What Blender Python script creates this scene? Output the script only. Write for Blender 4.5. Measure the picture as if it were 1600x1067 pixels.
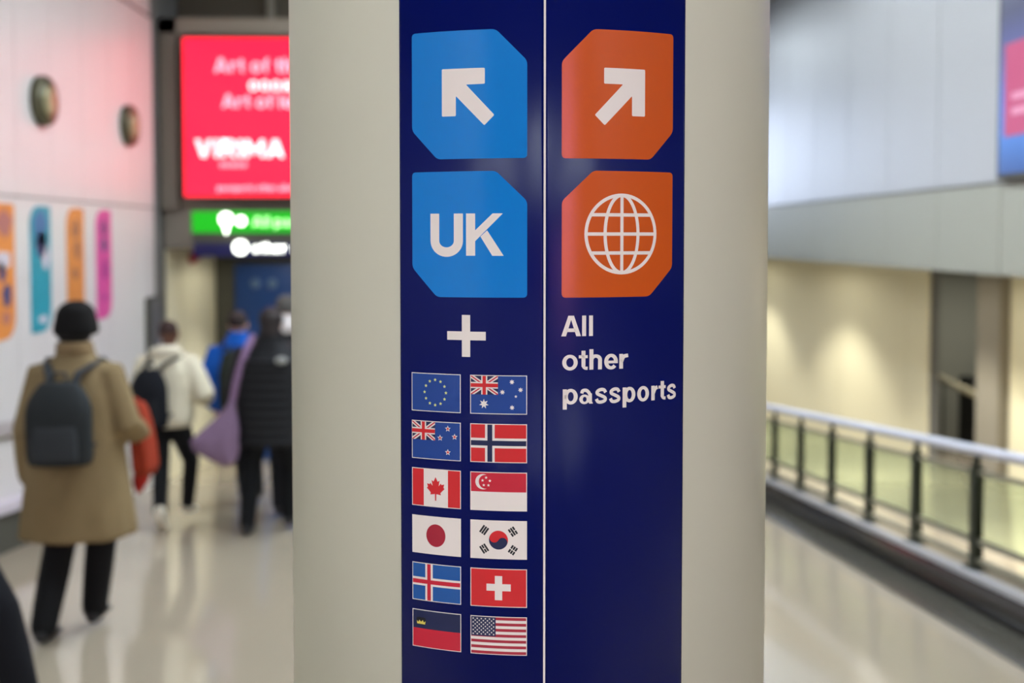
import bpy, bmesh, math, random
from mathutils import Vector, Matrix, Euler
random.seed(4)
PI = math.pi
sc = bpy.context.scene
for o in list(bpy.data.objects):
    bpy.data.objects.remove(o, do_unlink=True)
C = sc.collection

# ------------------------------------------------------------------ camera, world, exposure
cam_d = bpy.data.cameras.new('camera')
cam = bpy.data.objects.new('camera', cam_d)
C.objects.link(cam)
cam.location = (0, 0, 1.5)
cam.rotation_euler = (math.radians(90 - 2.199), 0, math.radians(-1.57))
cam_d.sensor_width = 36
cam_d.lens = 1637.35 / 1600 * 36
cam_d.shift_y = -(533.5 - 431.26) / 1600
cam_d.clip_start = 0.05
cam_d.clip_end = 100
cam_d.dof.use_dof = True
cam_d.dof.focus_distance = 1.24
cam_d.dof.aperture_fstop = 2.9
sc.camera = cam
w = bpy.data.worlds.new('world')
sc.world = w
w.use_nodes = True
w.node_tree.nodes['Background'].inputs[0].default_value = (0.8, 0.82, 0.8, 1)
w.node_tree.nodes['Background'].inputs[1].default_value = 0.3
sc.view_settings.view_transform = 'Standard'
sc.view_settings.look = 'None'
sc.view_settings.gamma = 1
sc.view_settings.exposure = 0.28
sc.view_settings.use_curve_mapping = False
sc.cycles.max_bounces = 8
sc.cycles.sample_clamp_indirect = 4
sc.cycles.caustics_reflective = False
sc.cycles.caustics_refractive = False

LAMP = 43.0          # ceiling panel emission
SLOPE = -0.108       # the ramp falls away from the camera


def zf(y):
    return SLOPE * y


# ------------------------------------------------------------------ materials
def lin(c):
    c = c / 255.0
    return c / 12.92 if c <= 0.04045 else ((c + 0.055) / 1.055) ** 2.4


MATS = {}


def mat(name, rgb, rough=0.5, metal=0.0, spec=0.5, var=0.0, vscale=6.0, bump=0.0, bscale=80.0,
        emit=0.0, emit_rgb=None, trans=0.0, ior=1.45, coat=0.0, alpha=1.0, rvar=0.0):
    if name in MATS:
        return MATS[name]
    m = bpy.data.materials.new(name)
    m.use_nodes = True
    nt = m.node_tree
    b = nt.nodes['Principled BSDF']
    col = (lin(rgb[0]), lin(rgb[1]), lin(rgb[2]), 1)
    b.inputs['Base Color'].default_value = col
    b.inputs['Roughness'].default_value = rough
    b.inputs['Metallic'].default_value = metal
    b.inputs['Specular IOR Level'].default_value = spec
    b.inputs['IOR'].default_value = ior
    b.inputs['Transmission Weight'].default_value = trans
    b.inputs['Coat Weight'].default_value = coat
    b.inputs['Coat Roughness'].default_value = 0.08
    b.inputs['Alpha'].default_value = alpha
    if emit:
        e = emit_rgb or rgb
        b.inputs['Emission Color'].default_value = (lin(e[0]), lin(e[1]), lin(e[2]), 1)
        b.inputs['Emission Strength'].default_value = emit
    tc = nt.nodes.new('ShaderNodeTexCoord')
    if var or rvar:
        n = nt.nodes.new('ShaderNodeTexNoise')
        n.inputs['Scale'].default_value = vscale
        n.inputs['Detail'].default_value = 4
        nt.links.new(tc.outputs['Object'], n.inputs['Vector'])
    if var:
        mx = nt.nodes.new('ShaderNodeMix')
        mx.data_type = 'RGBA'
        mx.inputs[6].default_value = tuple(c * (1 - var) for c in col[:3]) + (1,)
        mx.inputs[7].default_value = tuple(min(1, c * (1 + var)) for c in col[:3]) + (1,)
        nt.links.new(n.outputs['Fac'], mx.inputs[0])
        nt.links.new(mx.outputs[2], b.inputs['Base Color'])
    if rvar:
        mr = nt.nodes.new('ShaderNodeMapRange')
        mr.inputs['To Min'].default_value = max(0.02, rough - rvar)
        mr.inputs['To Max'].default_value = rough + rvar
        nt.links.new(n.outputs['Fac'], mr.inputs['Value'])
        nt.links.new(mr.outputs[0], b.inputs['Roughness'])
    if bump:
        n2 = nt.nodes.new('ShaderNodeTexNoise')
        n2.inputs['Scale'].default_value = bscale
        n2.inputs['Detail'].default_value = 3
        nt.links.new(tc.outputs['Object'], n2.inputs['Vector'])
        bp = nt.nodes.new('ShaderNodeBump')
        bp.inputs['Strength'].default_value = bump
        bp.inputs['Distance'].default_value = 0.01
        nt.links.new(n2.outputs['Fac'], bp.inputs['Height'])
        nt.links.new(bp.outputs[0], b.inputs['Normal'])
    MATS[name] = m
    return m


M_floor = mat('polished_floor', (176, 164, 144), 0.075, spec=0.8, var=0.05, vscale=0.9, rvar=0.025, ior=2.3)
M_panelL = mat('white_metal_panel', (216, 214, 212), 0.38, spec=0.6, var=0.02, vscale=1.0)
M_panelR = mat('silver_metal_panel', (176, 179, 181), 0.45, metal=0.2, spec=0.5, var=0.02, vscale=1.0)
M_joint = mat('dark_joint', (120, 120, 118), 0.8)
M_soffit = mat('soffit_grey', (150, 148, 138), 0.7)
M_cream = mat('cream_panel', (236, 230, 200), 0.5, var=0.02)
M_dark = mat('dark_grey', (74, 74, 66), 0.7, var=0.1)
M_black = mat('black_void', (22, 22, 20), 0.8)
M_beam = mat('beam_grey', (138, 132, 120), 0.55, var=0.05)
M_ceil = mat('ceiling_grey', (120, 116, 106), 0.8)
M_shaft = mat('column_paint', (216, 217, 199), 0.36, spec=0.3, var=0.02, vscale=5, bump=0.02, bscale=14)
M_navy = mat('navy_vinyl', (3, 15, 86), 0.24, spec=0.2, var=0.05, vscale=4, bump=0.015, bscale=260)
M_blue = mat('blue_vinyl', (6, 122, 204), 0.2, spec=0.32, bump=0.015, bscale=260)
M_orange = mat('orange_vinyl', (198, 82, 16), 0.2, spec=0.4, bump=0.015, bscale=260)
M_white = mat('white_vinyl', (232, 224, 216), 0.3, spec=0.5)
M_fblue = mat('flag_blue', (14, 62, 140), 0.28)
M_fblue2 = mat('flag_light_blue', (20, 84, 156), 0.28)
M_fred = mat('flag_red', (206, 32, 40), 0.28)
M_fred2 = mat('flag_crimson', (196, 28, 54), 0.28)
M_fred3 = mat('flag_dark_red', (164, 28, 52), 0.28)
M_fnavy = mat('flag_navy', (20, 30, 72), 0.28)
M_fblack = mat('flag_black', (18, 20, 28), 0.3)
M_gold = mat('flag_gold', (214, 196, 90), 0.3)
M_star = mat('flag_star_yellow', (206, 214, 130), 0.3)
M_steel = mat('brushed_steel', (188, 190, 196), 0.35, metal=0.35)
M_post = mat('dark_green_steel', (50, 54, 42), 0.35, metal=0.3)
M_kerb = mat('dark_glossy_skirt', (58, 56, 52), 0.16, spec=0.8)
M_glass = mat('green_glass', (226, 242, 222), 0.03, trans=1.0, ior=1.1, spec=0.6)
M_pinkscreen = mat('red_lit_screen', (0, 0, 0), 0.3, emit=2.2, emit_rgb=(255, 20, 52))
M_lit = mat('lit_lettering', (240, 240, 240), 0.3, emit=1.1, emit_rgb=(255, 236, 240))
M_pinklit = mat('lit_pink_lettering', (240, 200, 210), 0.3, emit=1.0, emit_rgb=(255, 150, 175))
M_greenlit = mat('green_lit_sign', (0, 60, 0), 0.3, emit=0.9, emit_rgb=(10, 190, 20))
M_whitelit = mat('white_lit_lettering', (240, 240, 240), 0.3, emit=4.0, emit_rgb=(250, 255, 240))
M_navysign = mat('navy_sign', (16, 24, 80), 0.3)
M_lamp = mat('lamp_diffuser', (255, 255, 255), 0.5, emit=LAMP, emit_rgb=(236, 246, 255))
M_white_paint = mat('white_enamel', (230, 230, 228), 0.4)


# ------------------------------------------------------------------ helpers
def link(name, me, m=None, parent=None):
    o = bpy.data.objects.new(name, me)
    C.objects.link(o)
    if m is not None and hasattr(me, 'materials') and len(me.materials) == 0:
        me.materials.append(m)
    if parent is not None:
        o.parent = parent
    return o


def tag(o, label=None, cat=None, group=None, kind=None):
    if label: o['label'] = label
    if cat: o['category'] = cat
    if group: o['group'] = group
    if kind: o['kind'] = kind
    return o


def thing(name, label, cat, loc=(0, 0, 0), rz=0.0, group=None):
    o = bpy.data.objects.new(name, None)
    C.objects.link(o)
    o.empty_display_size = 0.1
    o.location = loc
    o.rotation_euler = (0, 0, rz)
    return tag(o, label, cat, group)


def finish(bm, name, m, parent=None, smooth=False):
    me = bpy.data.meshes.new(name)
    bmesh.ops.recalc_face_normals(bm, faces=bm.faces)
    bm.to_mesh(me)
    bm.free()
    if smooth:
        for p in me.polygons:
            p.use_smooth = True
    return link(name, me, m, parent)


def bm_box(bm, x0, x1, y0, y1, z0, z1, follow=False):
    """box; with follow the heights are measured from the sloping floor"""
    v = []
    for z in (z0, z1):
        for y in (y0, y1):
            for x in (x0, x1):
                v.append(bm.verts.new((x, y, z + (zf(y) if follow else 0))))
    for f in ((0, 1, 3, 2), (4, 6, 7, 5), (0, 4, 5, 1), (2, 3, 7, 6), (0, 2, 6, 4), (1, 5, 7, 3)):
        bm.faces.new([v[i] for i in f])


def box(name, m, x0, x1, y0, y1, z0, z1, parent=None, follow=False, bevel=0.0):
    bm = bmesh.new()
    bm_box(bm, x0, x1, y0, y1, z0, z1, follow)
    if bevel:
        bmesh.ops.bevel(bm, geom=bm.edges[:], offset=bevel, segments=2, affect='EDGES')
    return finish(bm, name, m, parent)


def struct(o):
    return tag(o, kind='structure')


def bm_tube(bm, pts, radii, seg=14, up=None, caps=True):
    """tapered tube through pts; radii are numbers or (ra, rb): ra along side axis, rb along the other"""
    pts = [Vector(p) for p in pts]
    R = [(r, r) if not isinstance(r, tuple) else r for r in radii]
    n = len(pts)
    rings = []
    prev = None
    st = []
    for i in range(n):
        t = (pts[min(i + 1, n - 1)] - pts[max(i - 1, 0)]).normalized()
        st.append((pts[i], t, R[i]))
    if caps:
        p, t, r = st[0]
        e = min(r)
        st = [(p - t * e * 0.95, t, (r[0] * .3, r[1] * .3)), (p - t * e * .7, t, (r[0] * .72, r[1] * .72))] + st
        p, t, r = st[-1]
        e = min(r)
        st += [(p + t * e * .7, t, (r[0] * .72, r[1] * .72)), (p + t * e * 0.95, t, (r[0] * .3, r[1] * .3))]
    for p, t, r in st:
        ref = Vector(up) if up is not None else (prev if prev is not None else (Vector((1, 0, 0)) if abs(t.x) < .8 else Vector((0, 1, 0))))
        a = (ref - t * ref.dot(t)).normalized()
        if up is None:
            prev = a
        b = t.cross(a)
        rings.append([bm.verts.new(p + a * (r[0] * math.cos(2 * PI * k / seg)) + b * (r[1] * math.sin(2 * PI * k / seg))) for k in range(seg)])
    for i in range(len(rings) - 1):
        for k in range(seg):
            bm.faces.new((rings[i][k], rings[i][(k + 1) % seg], rings[i + 1][(k + 1) % seg], rings[i + 1][k]))
    bm.faces.new(rings[0][::-1])
    bm.faces.new(rings[-1])


def bm_loft(bm, st, seg=28, fold=None):
    """stations (z, cx, cy, rx, ry) stacked upwards"""
    rings = []
    for (z, cx, cy, rx, ry) in st:
        ring = []
        for k in range(seg):
            a = 2 * PI * k / seg
            f = 1 + (fold(a, z) if fold else 0)
            ca, sa = math.cos(a), math.sin(a)
            ring.append(bm.verts.new((cx + rx * f * math.copysign(abs(ca) ** .85, ca), cy + ry * f * math.copysign(abs(sa) ** .85, sa), z)))
        rings.append(ring)
    for i in range(len(rings) - 1):
        for k in range(seg):
            bm.faces.new((rings[i][k], rings[i][(k + 1) % seg], rings[i + 1][(k + 1) % seg], rings[i + 1][k]))
    bm.faces.new(rings[0][::-1])
    bm.faces.new(rings[-1])


def bm_ball(bm, c, r, seg=16, rot=None):
    """ellipsoid"""
    mtx = Matrix.Translation(c) @ (rot.to_matrix().to_4x4() if rot else Matrix.Identity(4)) @ Matrix.Diagonal((r[0], r[1], r[2], 1))
    bmesh.ops.create_uvsphere(bm, u_segments=seg, v_segments=max(8, seg * 3 // 4), radius=1, matrix=mtx)


def fused(bm, name, m, parent, voxel=0.012, smooth=3):
    """one continuous skin over the overlapping volumes"""
    o = finish(bm, name, m, parent, smooth=True)
    r = o.modifiers.new('fuse', 'REMESH')
    r.mode = 'VOXEL'
    r.voxel_size = voxel
    r.use_smooth_shade = True
    if smooth:
        s = o.modifiers.new('soften', 'SMOOTH')
        s.factor = 0.6
        s.iterations = smooth
    return o


# ================================================================== THE SETTING
YB, YE = -8.0, 24.0
XL, XR = -3.62, 4.3

bm = bmesh.new()
bm_box(bm, XL - 0.3, 8.6, YB, YE, -0.12, 0.0, True)
struct(finish(bm, 'floor', M_floor))
struct(box('ceiling', M_ceil, XL - 0.3, 8.6, YB, YE, 5.0, 5.15))

# left wall: backing and lift-off panels
wl = struct(box('wall_left', M_joint, XL - 0.25, XL - 0.03, YB, 14.2, -2.0, 5.0))
SP = 0.678
k = -14
y = 8.255 - 14 * SP + 0.0
edges = [8.255 + SP * i for i in range(-24, 6)]
for i in range(len(edges) - 1):
    a, b = edges[i] + 0.004, edges[i + 1] - 0.004
    for (z0, z1) in ((None, 1.80), (1.815, 3.86)):
        bm = bmesh.new()
        if z0 is None:
            v = [(a, zf(a)), (b, zf(b)), (b, z1), (a, z1)]
        else:
            v = [(a, z0), (b, z0), (b, z1), (a, z1)]
        f0 = [bm.verts.new((XL - 0.03, q[0], q[1])) for q in v]
        f1 = [bm.verts.new((XL, q[0], q[1])) for q in v]
        bm.faces.new(f0); bm.faces.new(f1)
        for j in range(4):
            bm.faces.new((f0[j], f0[(j + 1) % 4], f1[(j + 1) % 4], f1[j]))
        finish(bm, 'wall_panel', M_panelL, wl)
box('upper_fascia', M_panelL, XL - 0.03, XL - 0.01, YB, 11.62, 3.9, 5.0, wl)

# right wall: bulkhead of metal panels over the recess
wr = struct(box('wall_right', M_joint, XR + 0.03, XR + 0.2, YB, YE, 1.19, 5.0))
edges = [8.62 + 1.225 * i for i in range(-13, 13)]
for i in range(len(edges) - 1):
    a, b = edges[i] + 0.005, edges[i + 1] - 0.005
    for (z0, z1) in ((1.17, 1.93), (1.95, 4.99)):
        box('wall_panel', M_panelR if z0 > 1.5 else mat('band_metal_panel', (156, 158, 146), 0.55, spec=0.4), XR, XR + 0.03, a, b, z0, z1, wr, bevel=0.004)
struct(box('trim_1', M_soffit, XR + 0.2, 6.05, YB, YE, 1.2, 1.3))       # soffit over the recess

# recessed cream wall with a doorway
XC = 6.0
wc = struct(box('wall_recess', M_joint, XC + 0.03, XC + 0.15, 13.95, YE, -2.7, 1.2))
box('upper_backing', M_joint, XC + 0.06, XC + 0.15, YB, 12.25, -2.0, 1.2, wc)
for a, b in ((13.95, 14.68), (14.70, 17.48), (17.50, 20.28), (20.30, 23.9)):
    box('wall_panel', M_cream, XC, XC + 0.03, a, b, -2.7, 1.19, wc)
for a, b in ((9.4, 11.8), (7.0, 9.38), (4.6, 6.98), (2.2, 4.58), (-0.2, 2.18), (-7.9, -0.22)):
    box('wall_panel', M_cream, XC, XC + 0.03, a, b, -1.6, 1.19, wc)
box('pier', M_beam, XC - 0.12, XC + 0.05, 11.75, 12.30, -1.6, 1.19, wc)
# dark stair lobby through the doorway
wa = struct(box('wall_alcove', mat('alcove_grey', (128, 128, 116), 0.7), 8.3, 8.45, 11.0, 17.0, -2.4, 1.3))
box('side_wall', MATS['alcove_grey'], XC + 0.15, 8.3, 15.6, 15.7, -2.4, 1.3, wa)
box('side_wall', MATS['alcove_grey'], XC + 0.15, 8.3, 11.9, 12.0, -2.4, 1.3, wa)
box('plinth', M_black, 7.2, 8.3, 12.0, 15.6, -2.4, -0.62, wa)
t = thing('stair_handrail', 'pale sloping stair handrail inside the dark doorway on the right', 'handrail', (6.6, 13.6, zf(13.6)))
bm = bmesh.new()
bm_tube(bm, [(0, 1.4, 0.93), (0, -1.2, 0.72)], [0.045, 0.045], 10)
finish(bm, 'rail', mat('pale_rail', (176, 168, 140), 0.4), t, True)
for yy in (1.2, -0.0, -1.0):
    bm = bmesh.new()
    zt = 0.93 - (1.4 - yy) * 0.21 / 2.6
    bm_tube(bm, [(0, yy, zf(yy)), (0, yy, zt)], [0.02, 0.02], 8, caps=False)
    finish(bm, 'baluster', M_post, t, True)

# ends
struct(box('wall_back', M_dark, XL - 0.3, 8.6, YB - 0.15, YB, -0.2, 5.1))
struct(box('wall_far', M_beam, -0.9, 8.6, YE, YE + 0.15, -3.0, 5.1))
struct(box('wall_outer', M_joint, 8.6, 8.75, YB, YE, -3.0, 5.1))

# portal bulkhead that carries the screen
pb = struct(box('wall_portal', M_beam, XL, 2.35, 12.0, 12.5, 1.36, 3.93))
box('jamb', mat('jamb_grey', (126, 120, 108), 0.6), XL, -3.43, 11.9, 12.0, 1.80, 3.93, pb)
box('top_trim', mat('top_trim_grey', (150, 142, 128), 0.5), XL, 2.35, 11.9, 12.0, 3.76, 3.93, pb)
rb = struct(box('wall_upper_recess', mat('recess_brown', (92, 86, 74), 0.8), XL, 2.35, 12.6, 12.7, 3.9, 5.0))
for xx in (-2.5, 0.1):
    box('mullion', mat('pale_mullion', (150, 146, 132), 0.6), xx - 0.04, xx + 0.04, 12.5, 12.6, 3.93, 5.0, rb)
struct(box('trim_2', M_dark, XL, 2.35, 12.5, 14.2, 1.36, 1.5))           # low ceiling behind the portal
we = struct(box('wall_end', M_dark, XL, 2.35, 14.2, 14.35, -1.9, 1.5))
struct(box('wall_side_lobby', M_beam, 2.2, 2.35, 12.5, 14.2, -1.9, 1.4))
blue = box('blue_panel', mat('blue_screen_panel', (12, 58, 120), 0.35), -3.33, 0.4, 14.14, 14.2, zf(14.2), 1.12, we)
for xx in (-3.06, -2.83):
    bm = bmesh.new()
    bm_tube(bm, [(xx, 14.13, 0.86), (xx, 14.145, 0.86)], [0.07, 0.07], 20, caps=False)
    finish(bm, 'roundel', mat('pale_roundel', (84, 110, 150), 0.5), blue, True)
for a, b in ((12.62, 14.18),):
    box('lobby_panel', M_cream, XL, XL + 0.02, a, b, -1.6, 1.35, wl)
box('lobby_panel', M_cream, XL, XL + 0.02, 12.03, 12.60, -1.5, 1.35, wl)

# low skirting ledge and bumper rail on the left wall
t = thing('wall_ledge', 'low white-topped ledge with dark face at the foot of the left wall', 'ledge', (XL, 5.5, zf(5.5)))
def loc_sbox(name, m, x0, x1, y0, y1, h0, h1, par):
    bm = bmesh.new()
    v = []
    for h in (h0, h1):
        for yy in (y0, y1):
            for x in (x0, x1):
                v.append(bm.verts.new((x, yy, h + SLOPE * yy)))
    for f in ((0, 1, 3, 2), (4, 6, 7, 5), (0, 4, 5, 1), (2, 3, 7, 6), (0, 2, 6, 4), (1, 5, 7, 3)):
        bm.faces.new([v[i] for i in f])
    return finish(bm, name, m, par)
loc_sbox('front_panel', M_dark, 0.005, 0.10, -3.5, 3.0, 0.0, 0.30, t)
loc_sbox('cap', mat('pale_lilac_cap', (206, 200, 210), 0.4), 0.005, 0.14, -3.5, 3.05, 0.30, 0.37, t)
t = thing('bumper_rail', 'grey bumper rail along the left wall at hip height', 'rail', (XL, 5.5, zf(5.5)))
loc_sbox('rail', mat('pale_grey_rail', (178, 172, 172), 0.4), 0.03, 0.06, -3.5, 2.7, 0.87, 0.96, t)
for yy in (-3.0, -1.6, -0.2, 1.2, 2.5):
    loc_sbox('bracket', M_steel, 0.003, 0.03, yy - 0.03, yy + 0.03, 0.89, 0.94, t)

# ------------------------------------------------------------------ ceiling lamps
LAMPS = [(-1.6, -7.0), (0.3, -7.0), (2.2, -7.0), (-1.6, -4.6), (0.3, -4.6), (2.2, -4.6), (-3.0, -5.8), (3.2, -5.8), (0.0, 4.2), (0.0, 6.3), (0.0, 8.4), (0.0, 10.5),
         (1.3, 5.0), (1.6, 7.6), (1.6, 10.4), (2.4, 14.5), (2.4, 18.5)]
bmD = bmesh.new(); bm_box(bmD, -0.2, 0.2, -0.75, 0.75, -0.03, -0.022)
meD = bpy.data.meshes.new('diffuser'); bmD.to_mesh(meD); bmD.free(); meD.materials.append(M_lamp)
bmF = bmesh.new()
for q in ((-0.23, -0.2, -0.78, 0.78), (0.2, 0.23, -0.78, 0.78), (-0.2, 0.2, -0.78, -0.75), (-0.2, 0.2, 0.75, 0.78)):
    bm_box(bmF, q[0], q[1], q[2], q[3], -0.05, 0.0)
meF = bpy.data.meshes.new('frame'); bmF.to_mesh(meF); bmF.free(); meF.materials.append(M_white_paint)
for (x, y) in LAMPS:
    t = thing('ceiling_lamp', 'long white ceiling lamp panel overhead', 'lamp', (x, y, 5.0), 0, 'ceiling lamps over the corridor')
    link('diffuser', meD, None, t)
    link('frame', meF, None, t)

# recessed downlights washing the cream wall and the lobby
def downlight(x, y, z, power, size, blend, label, col=(1.0, 0.96, 0.82), tilt=0.0):
    t = thing('downlight', label, 'lamp', (x, y, z))
    bm = bmesh.new()
    bm_tube(bm, [(0, 0, -0.012), (0, 0, -0.002)], [0.09, 0.09], 20, caps=False)
    finish(bm, 'trim_ring', M_white_paint, t, True)
    bm = bmesh.new()
    bm_tube(bm, [(0, 0, -0.016), (0, 0, -0.013)], [0.06, 0.06], 20, caps=False)
    finish(bm, 'lens', mat('warm_lens', (255, 240, 200), 0.4, emit=2.5, emit_rgb=(255, 236, 180)), t, True)
    l = bpy.data.lights.new('downlight_beam', 'SPOT')
    l.energy = power
    l.color = col
    l.spot_size = size
    l.spot_blend = blend
    l.shadow_soft_size = 0.14
    o = bpy.data.objects.new('downlight_beam', l)
    C.objects.link(o)
    o.parent = t
    o.location = (0, 0, -0.03)
    o.rotation_euler = (0, tilt, 0)
    l2 = bpy.data.lights.new('downlight_spill', 'SPOT')      # wide soft spill of the same lens
    l2.energy = power * 0.16
    l2.color = col
    l2.spot_size = math.radians(176)
    l2.spot_blend = 0.3
    l2.shadow_soft_size = 0.14
    o2 = bpy.data.objects.new('downlight_spill', l2)
    C.objects.link(o2)
    o2.parent = t
    o2.location = (0, 0, -0.03)
for i, y in enumerate((7.4, 12.1, 16.9, 21.7)):
    downlight(4.42, y, 1.2, 360, math.radians(118), 0.45,
              ['warm downlight in the soffit on the near side of the grey pier',
               'warm downlight in the soffit beside the dark doorway', 'warm downlight over the bright middle of the cream wall',
               'warm downlight at the far end of the cream wall'][i], tilt=0)
downlight(7.1, 14.0, 1.28, 170, math.radians(168), 1.0, 'added unseen downlight brightening the dark stair doorway', col=(1, .97, .9))  # lamp added to lift the dark lobby, no fitting visible there
struct(box('trim_3', M_soffit, XC + 0.15, 8.3, 12.0, 15.6, 1.3, 1.35))
downlight(-2.6, 13.1, 1.36, 240, math.radians(125), 0.8, 'warm downlight in the low lobby ceiling behind the green sign', tilt=math.radians(-12))

# ================================================================== COLUMN AND SIGN
CX, CY, CR = 0.0678, 1.5761, 0.35
NA = math.atan2(-CX, -CY)          # direction from the axis to the camera, (sin, cos) form
zc = zf(CY)
col = thing('column', 'thick round cream column wrapped with a navy passport sign', 'column', (CX, CY, zc))
bm = bmesh.new()
SEG = 160
for (r, z0, z1, nm, mm) in ((CR, -0.05, 5.0 - zc, 'shaft', M_shaft), (CR + 0.006, 0.0, 0.12, 'base_ring', M_steel)):
    bm = bmesh.new()
    ra = [bm.verts.new((r * math.sin(2 * PI * k / SEG), r * math.cos(2 * PI * k / SEG), z0)) for k in range(SEG)]
    rb_ = [bm.verts.new((r * math.sin(2 * PI * k / SEG), r * math.cos(2 * PI * k / SEG), z1)) for k in range(SEG)]
    for k in range(SEG):
        bm.faces.new((ra[k], ra[(k + 1) % SEG], rb_[(k + 1) % SEG], rb_[k]))
    bm.faces.new(ra); bm.faces.new(rb_)
    o = finish(bm, nm, mm, col)
    for p in o.data.polygons:
        p.use_smooth = len(p.vertices) == 4


def cyl(u, z, r):
    """u = arc length to the right of the line facing the camera (mm), z mm above datum -> world"""
    a = NA - u / 1000.0 / CR
    return Vector((CX + r * math.sin(a), CY + r * math.cos(a), z / 1000.0))


def norm_at(p):
    v = Vector((p.x - CX, p.y - CY, 0))
    return v.normalized()


def print_on(name, polys, layer, m, parent, zig=3.0, label=None):
    """flat vinyl print: polygons (outer loop [, holes]) in mm wrapped round the column"""
    bm = bmesh.new()
    for loops in polys:
        if not isinstance(loops[0][0], (tuple, list)):
            loops = [loops]
        es = []
        for lp in loops:
            vs = [bm.verts.new((p[0], p[1], 0)) for p in lp]
            for i in range(len(vs)):
                es.append(bm.edges.new((vs[i], vs[(i + 1) % len(vs)])))
        if len(loops) == 1 and len(loops[0]) <= 4:
            bm.faces.new([e.verts[0] for e in es])
        else:
            bmesh.ops.triangle_fill(bm, edges=es, use_beauty=True, use_dissolve=False)
    us = [v.co.x for v in bm.verts]
    u = math.floor(min(us) / zig) * zig + zig
    while u < max(us):
        bmesh.ops.bisect_plane(bm, geom=bm.verts[:] + bm.edges[:] + bm.faces[:], plane_co=(u, 0, 0), plane_no=(1, 0, 0), dist=1e-5)
        u += zig
    r = CR + 0.0015 + layer * 0.00012
    base = parent.matrix_world.translation if parent else Vector()
    off = Vector(origin_of(parent))
    for v in bm.verts:
        v.co = cyl(v.co.x, v.co.y, r) - off
    for f in bm.faces:
        c = f.calc_center_median() + off
        f.normal_update()
        if f.normal.dot(norm_at(c)) < 0:
            f.normal_flip()
    me = bpy.data.meshes.new(name)
    bm.to_mesh(me)
    bm.free()
    for p in me.polygons:
        p.use_smooth = True
    me.normals_split_custom_set_from_vertices([norm_at(v.co + off) for v in me.vertices])
    o = link(name, me, m, parent)
    if label:
        o['label'] = label
    return o


def origin_of(o):
    p = Vector((0, 0, 0))
    while o is not None:
        p += o.location
        o = o.parent
    return p


def rect(u0, z0, u1, z1):
    return [(u0, z0), (u1, z0), (u1, z1), (u0, z1)]


def rounded(pts, r, n=5):
    out = []
    N = len(pts)
    for i in range(N):
        p = Vector(pts[i]).to_2d() if len(pts[i]) > 2 else Vector(pts[i])
        a = (Vector(pts[i - 1]) - p)
        b = (Vector(pts[(i + 1) % N]) - p)
        d = min(r, a.length * .45, b.length * .45)
        p0 = p + a.normalized() * d
        p1 = p + b.normalized() * d
        for k in range(n + 1):
            t_ = k / n
            q = p0 * (1 - t_) ** 2 + p * (2 * t_ * (1 - t_)) + p1 * t_ ** 2
            out.append((q.x, q.y))
    return out


def ell(cx, cz, rx, rz, n=40, a0=0, a1=2 * PI):
    full = abs(a1 - a0 - 2 * PI) < 1e-6
    return [(cx + rx * math.cos(a0 + (a1 - a0) * k / (n if full else n - 1)), cz + rz * math.sin(a0 + (a1 - a0) * k / (n if full else n - 1))) for k in range(n)]


def star(cx, cz, rx, rz, n=5, inner=0.45, rot=PI / 2):
    return [(cx + (rx if k % 2 == 0 else rx * inner) * math.cos(rot + PI * k / n), cz + (rz if k % 2 == 0 else rz * inner) * math.sin(rot + PI * k / n)) for k in range(2 * n)]


def clip(poly, u0, z0, u1, z1):
    def cut(P, ins, inter):
        out = []
        for i in range(len(P)):
            a, b = P[i - 1], P[i]
            if ins(b):
                if not ins(a): out.append(inter(a, b))
                out.append(b)
            elif ins(a):
                out.append(inter(a, b))
        return out
    def ix(u): return lambda a, b: (u, a[1] + (b[1] - a[1]) * (u - a[0]) / (b[0] - a[0]))
    def iz(z): return lambda a, b: (a[0] + (b[0] - a[0]) * (z - a[1]) / (b[1] - a[1]), z)
    P = cut(poly, lambda p: p[0] >= u0, ix(u0))
    P = cut(P, lambda p: p[0] <= u1, ix(u1))
    P = cut(P, lambda p: p[1] >= z0, iz(z0))
    return cut(P, lambda p: p[1] <= z1, iz(z1))


def bar(p, q, wd):
    d = (Vector(q) - Vector(p)).normalized()
    n = Vector((-d.y, d.x)) * wd / 2
    return [tuple(Vector(p) + n), tuple(Vector(q) + n), tuple(Vector(q) - n), tuple(Vector(p) - n)]


def band(pts, ws):
    """list of quads along a centre line with its own width at each point"""
    P = [Vector(p) for p in pts]
    if not isinstance(ws, (list, tuple)):
        ws = [ws] * len(P)
    L, R_ = [], []
    for i in range(len(P)):
        d = (P[min(i + 1, len(P) - 1)] - P[max(i - 1, 0)]).normalized()
        n = Vector((-d.y, d.x)) * ws[i] / 2
        L.append(tuple(P[i] + n)); R_.append(tuple(P[i] - n))
    return [[L[i], L[i + 1], R_[i + 1], R_[i]] for i in range(len(P) - 1)]


def arc(cx, cz, rx, rz, d0, d1, n=14):
    return [(cx + rx * math.cos(math.radians(d0 + (d1 - d0) * k / (n - 1))), cz + rz * math.sin(math.radians(d0 + (d1 - d0) * k / (n - 1)))) for k in range(n)]


def spl(pts, n=6):
    """smooth open curve"""
    P = [Vector(p) for p in pts]
    P = [P[0] * 2 - P[1]] + P + [P[-1] * 2 - P[-2]]
    out = []
    for i in range(1, len(P) - 2):
        for k in range(n):
            t_ = k / n
            a, b, c, d = P[i - 1], P[i], P[i + 1], P[i + 2]
            out.append(tuple(0.5 * ((2 * b) + (c - a) * t_ + (2 * a - 5 * b + 4 * c - d) * t_ ** 2 + (3 * b - a - 3 * c + d) * t_ ** 3)))
    out.append(tuple(P[-2]))
    return out


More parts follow.
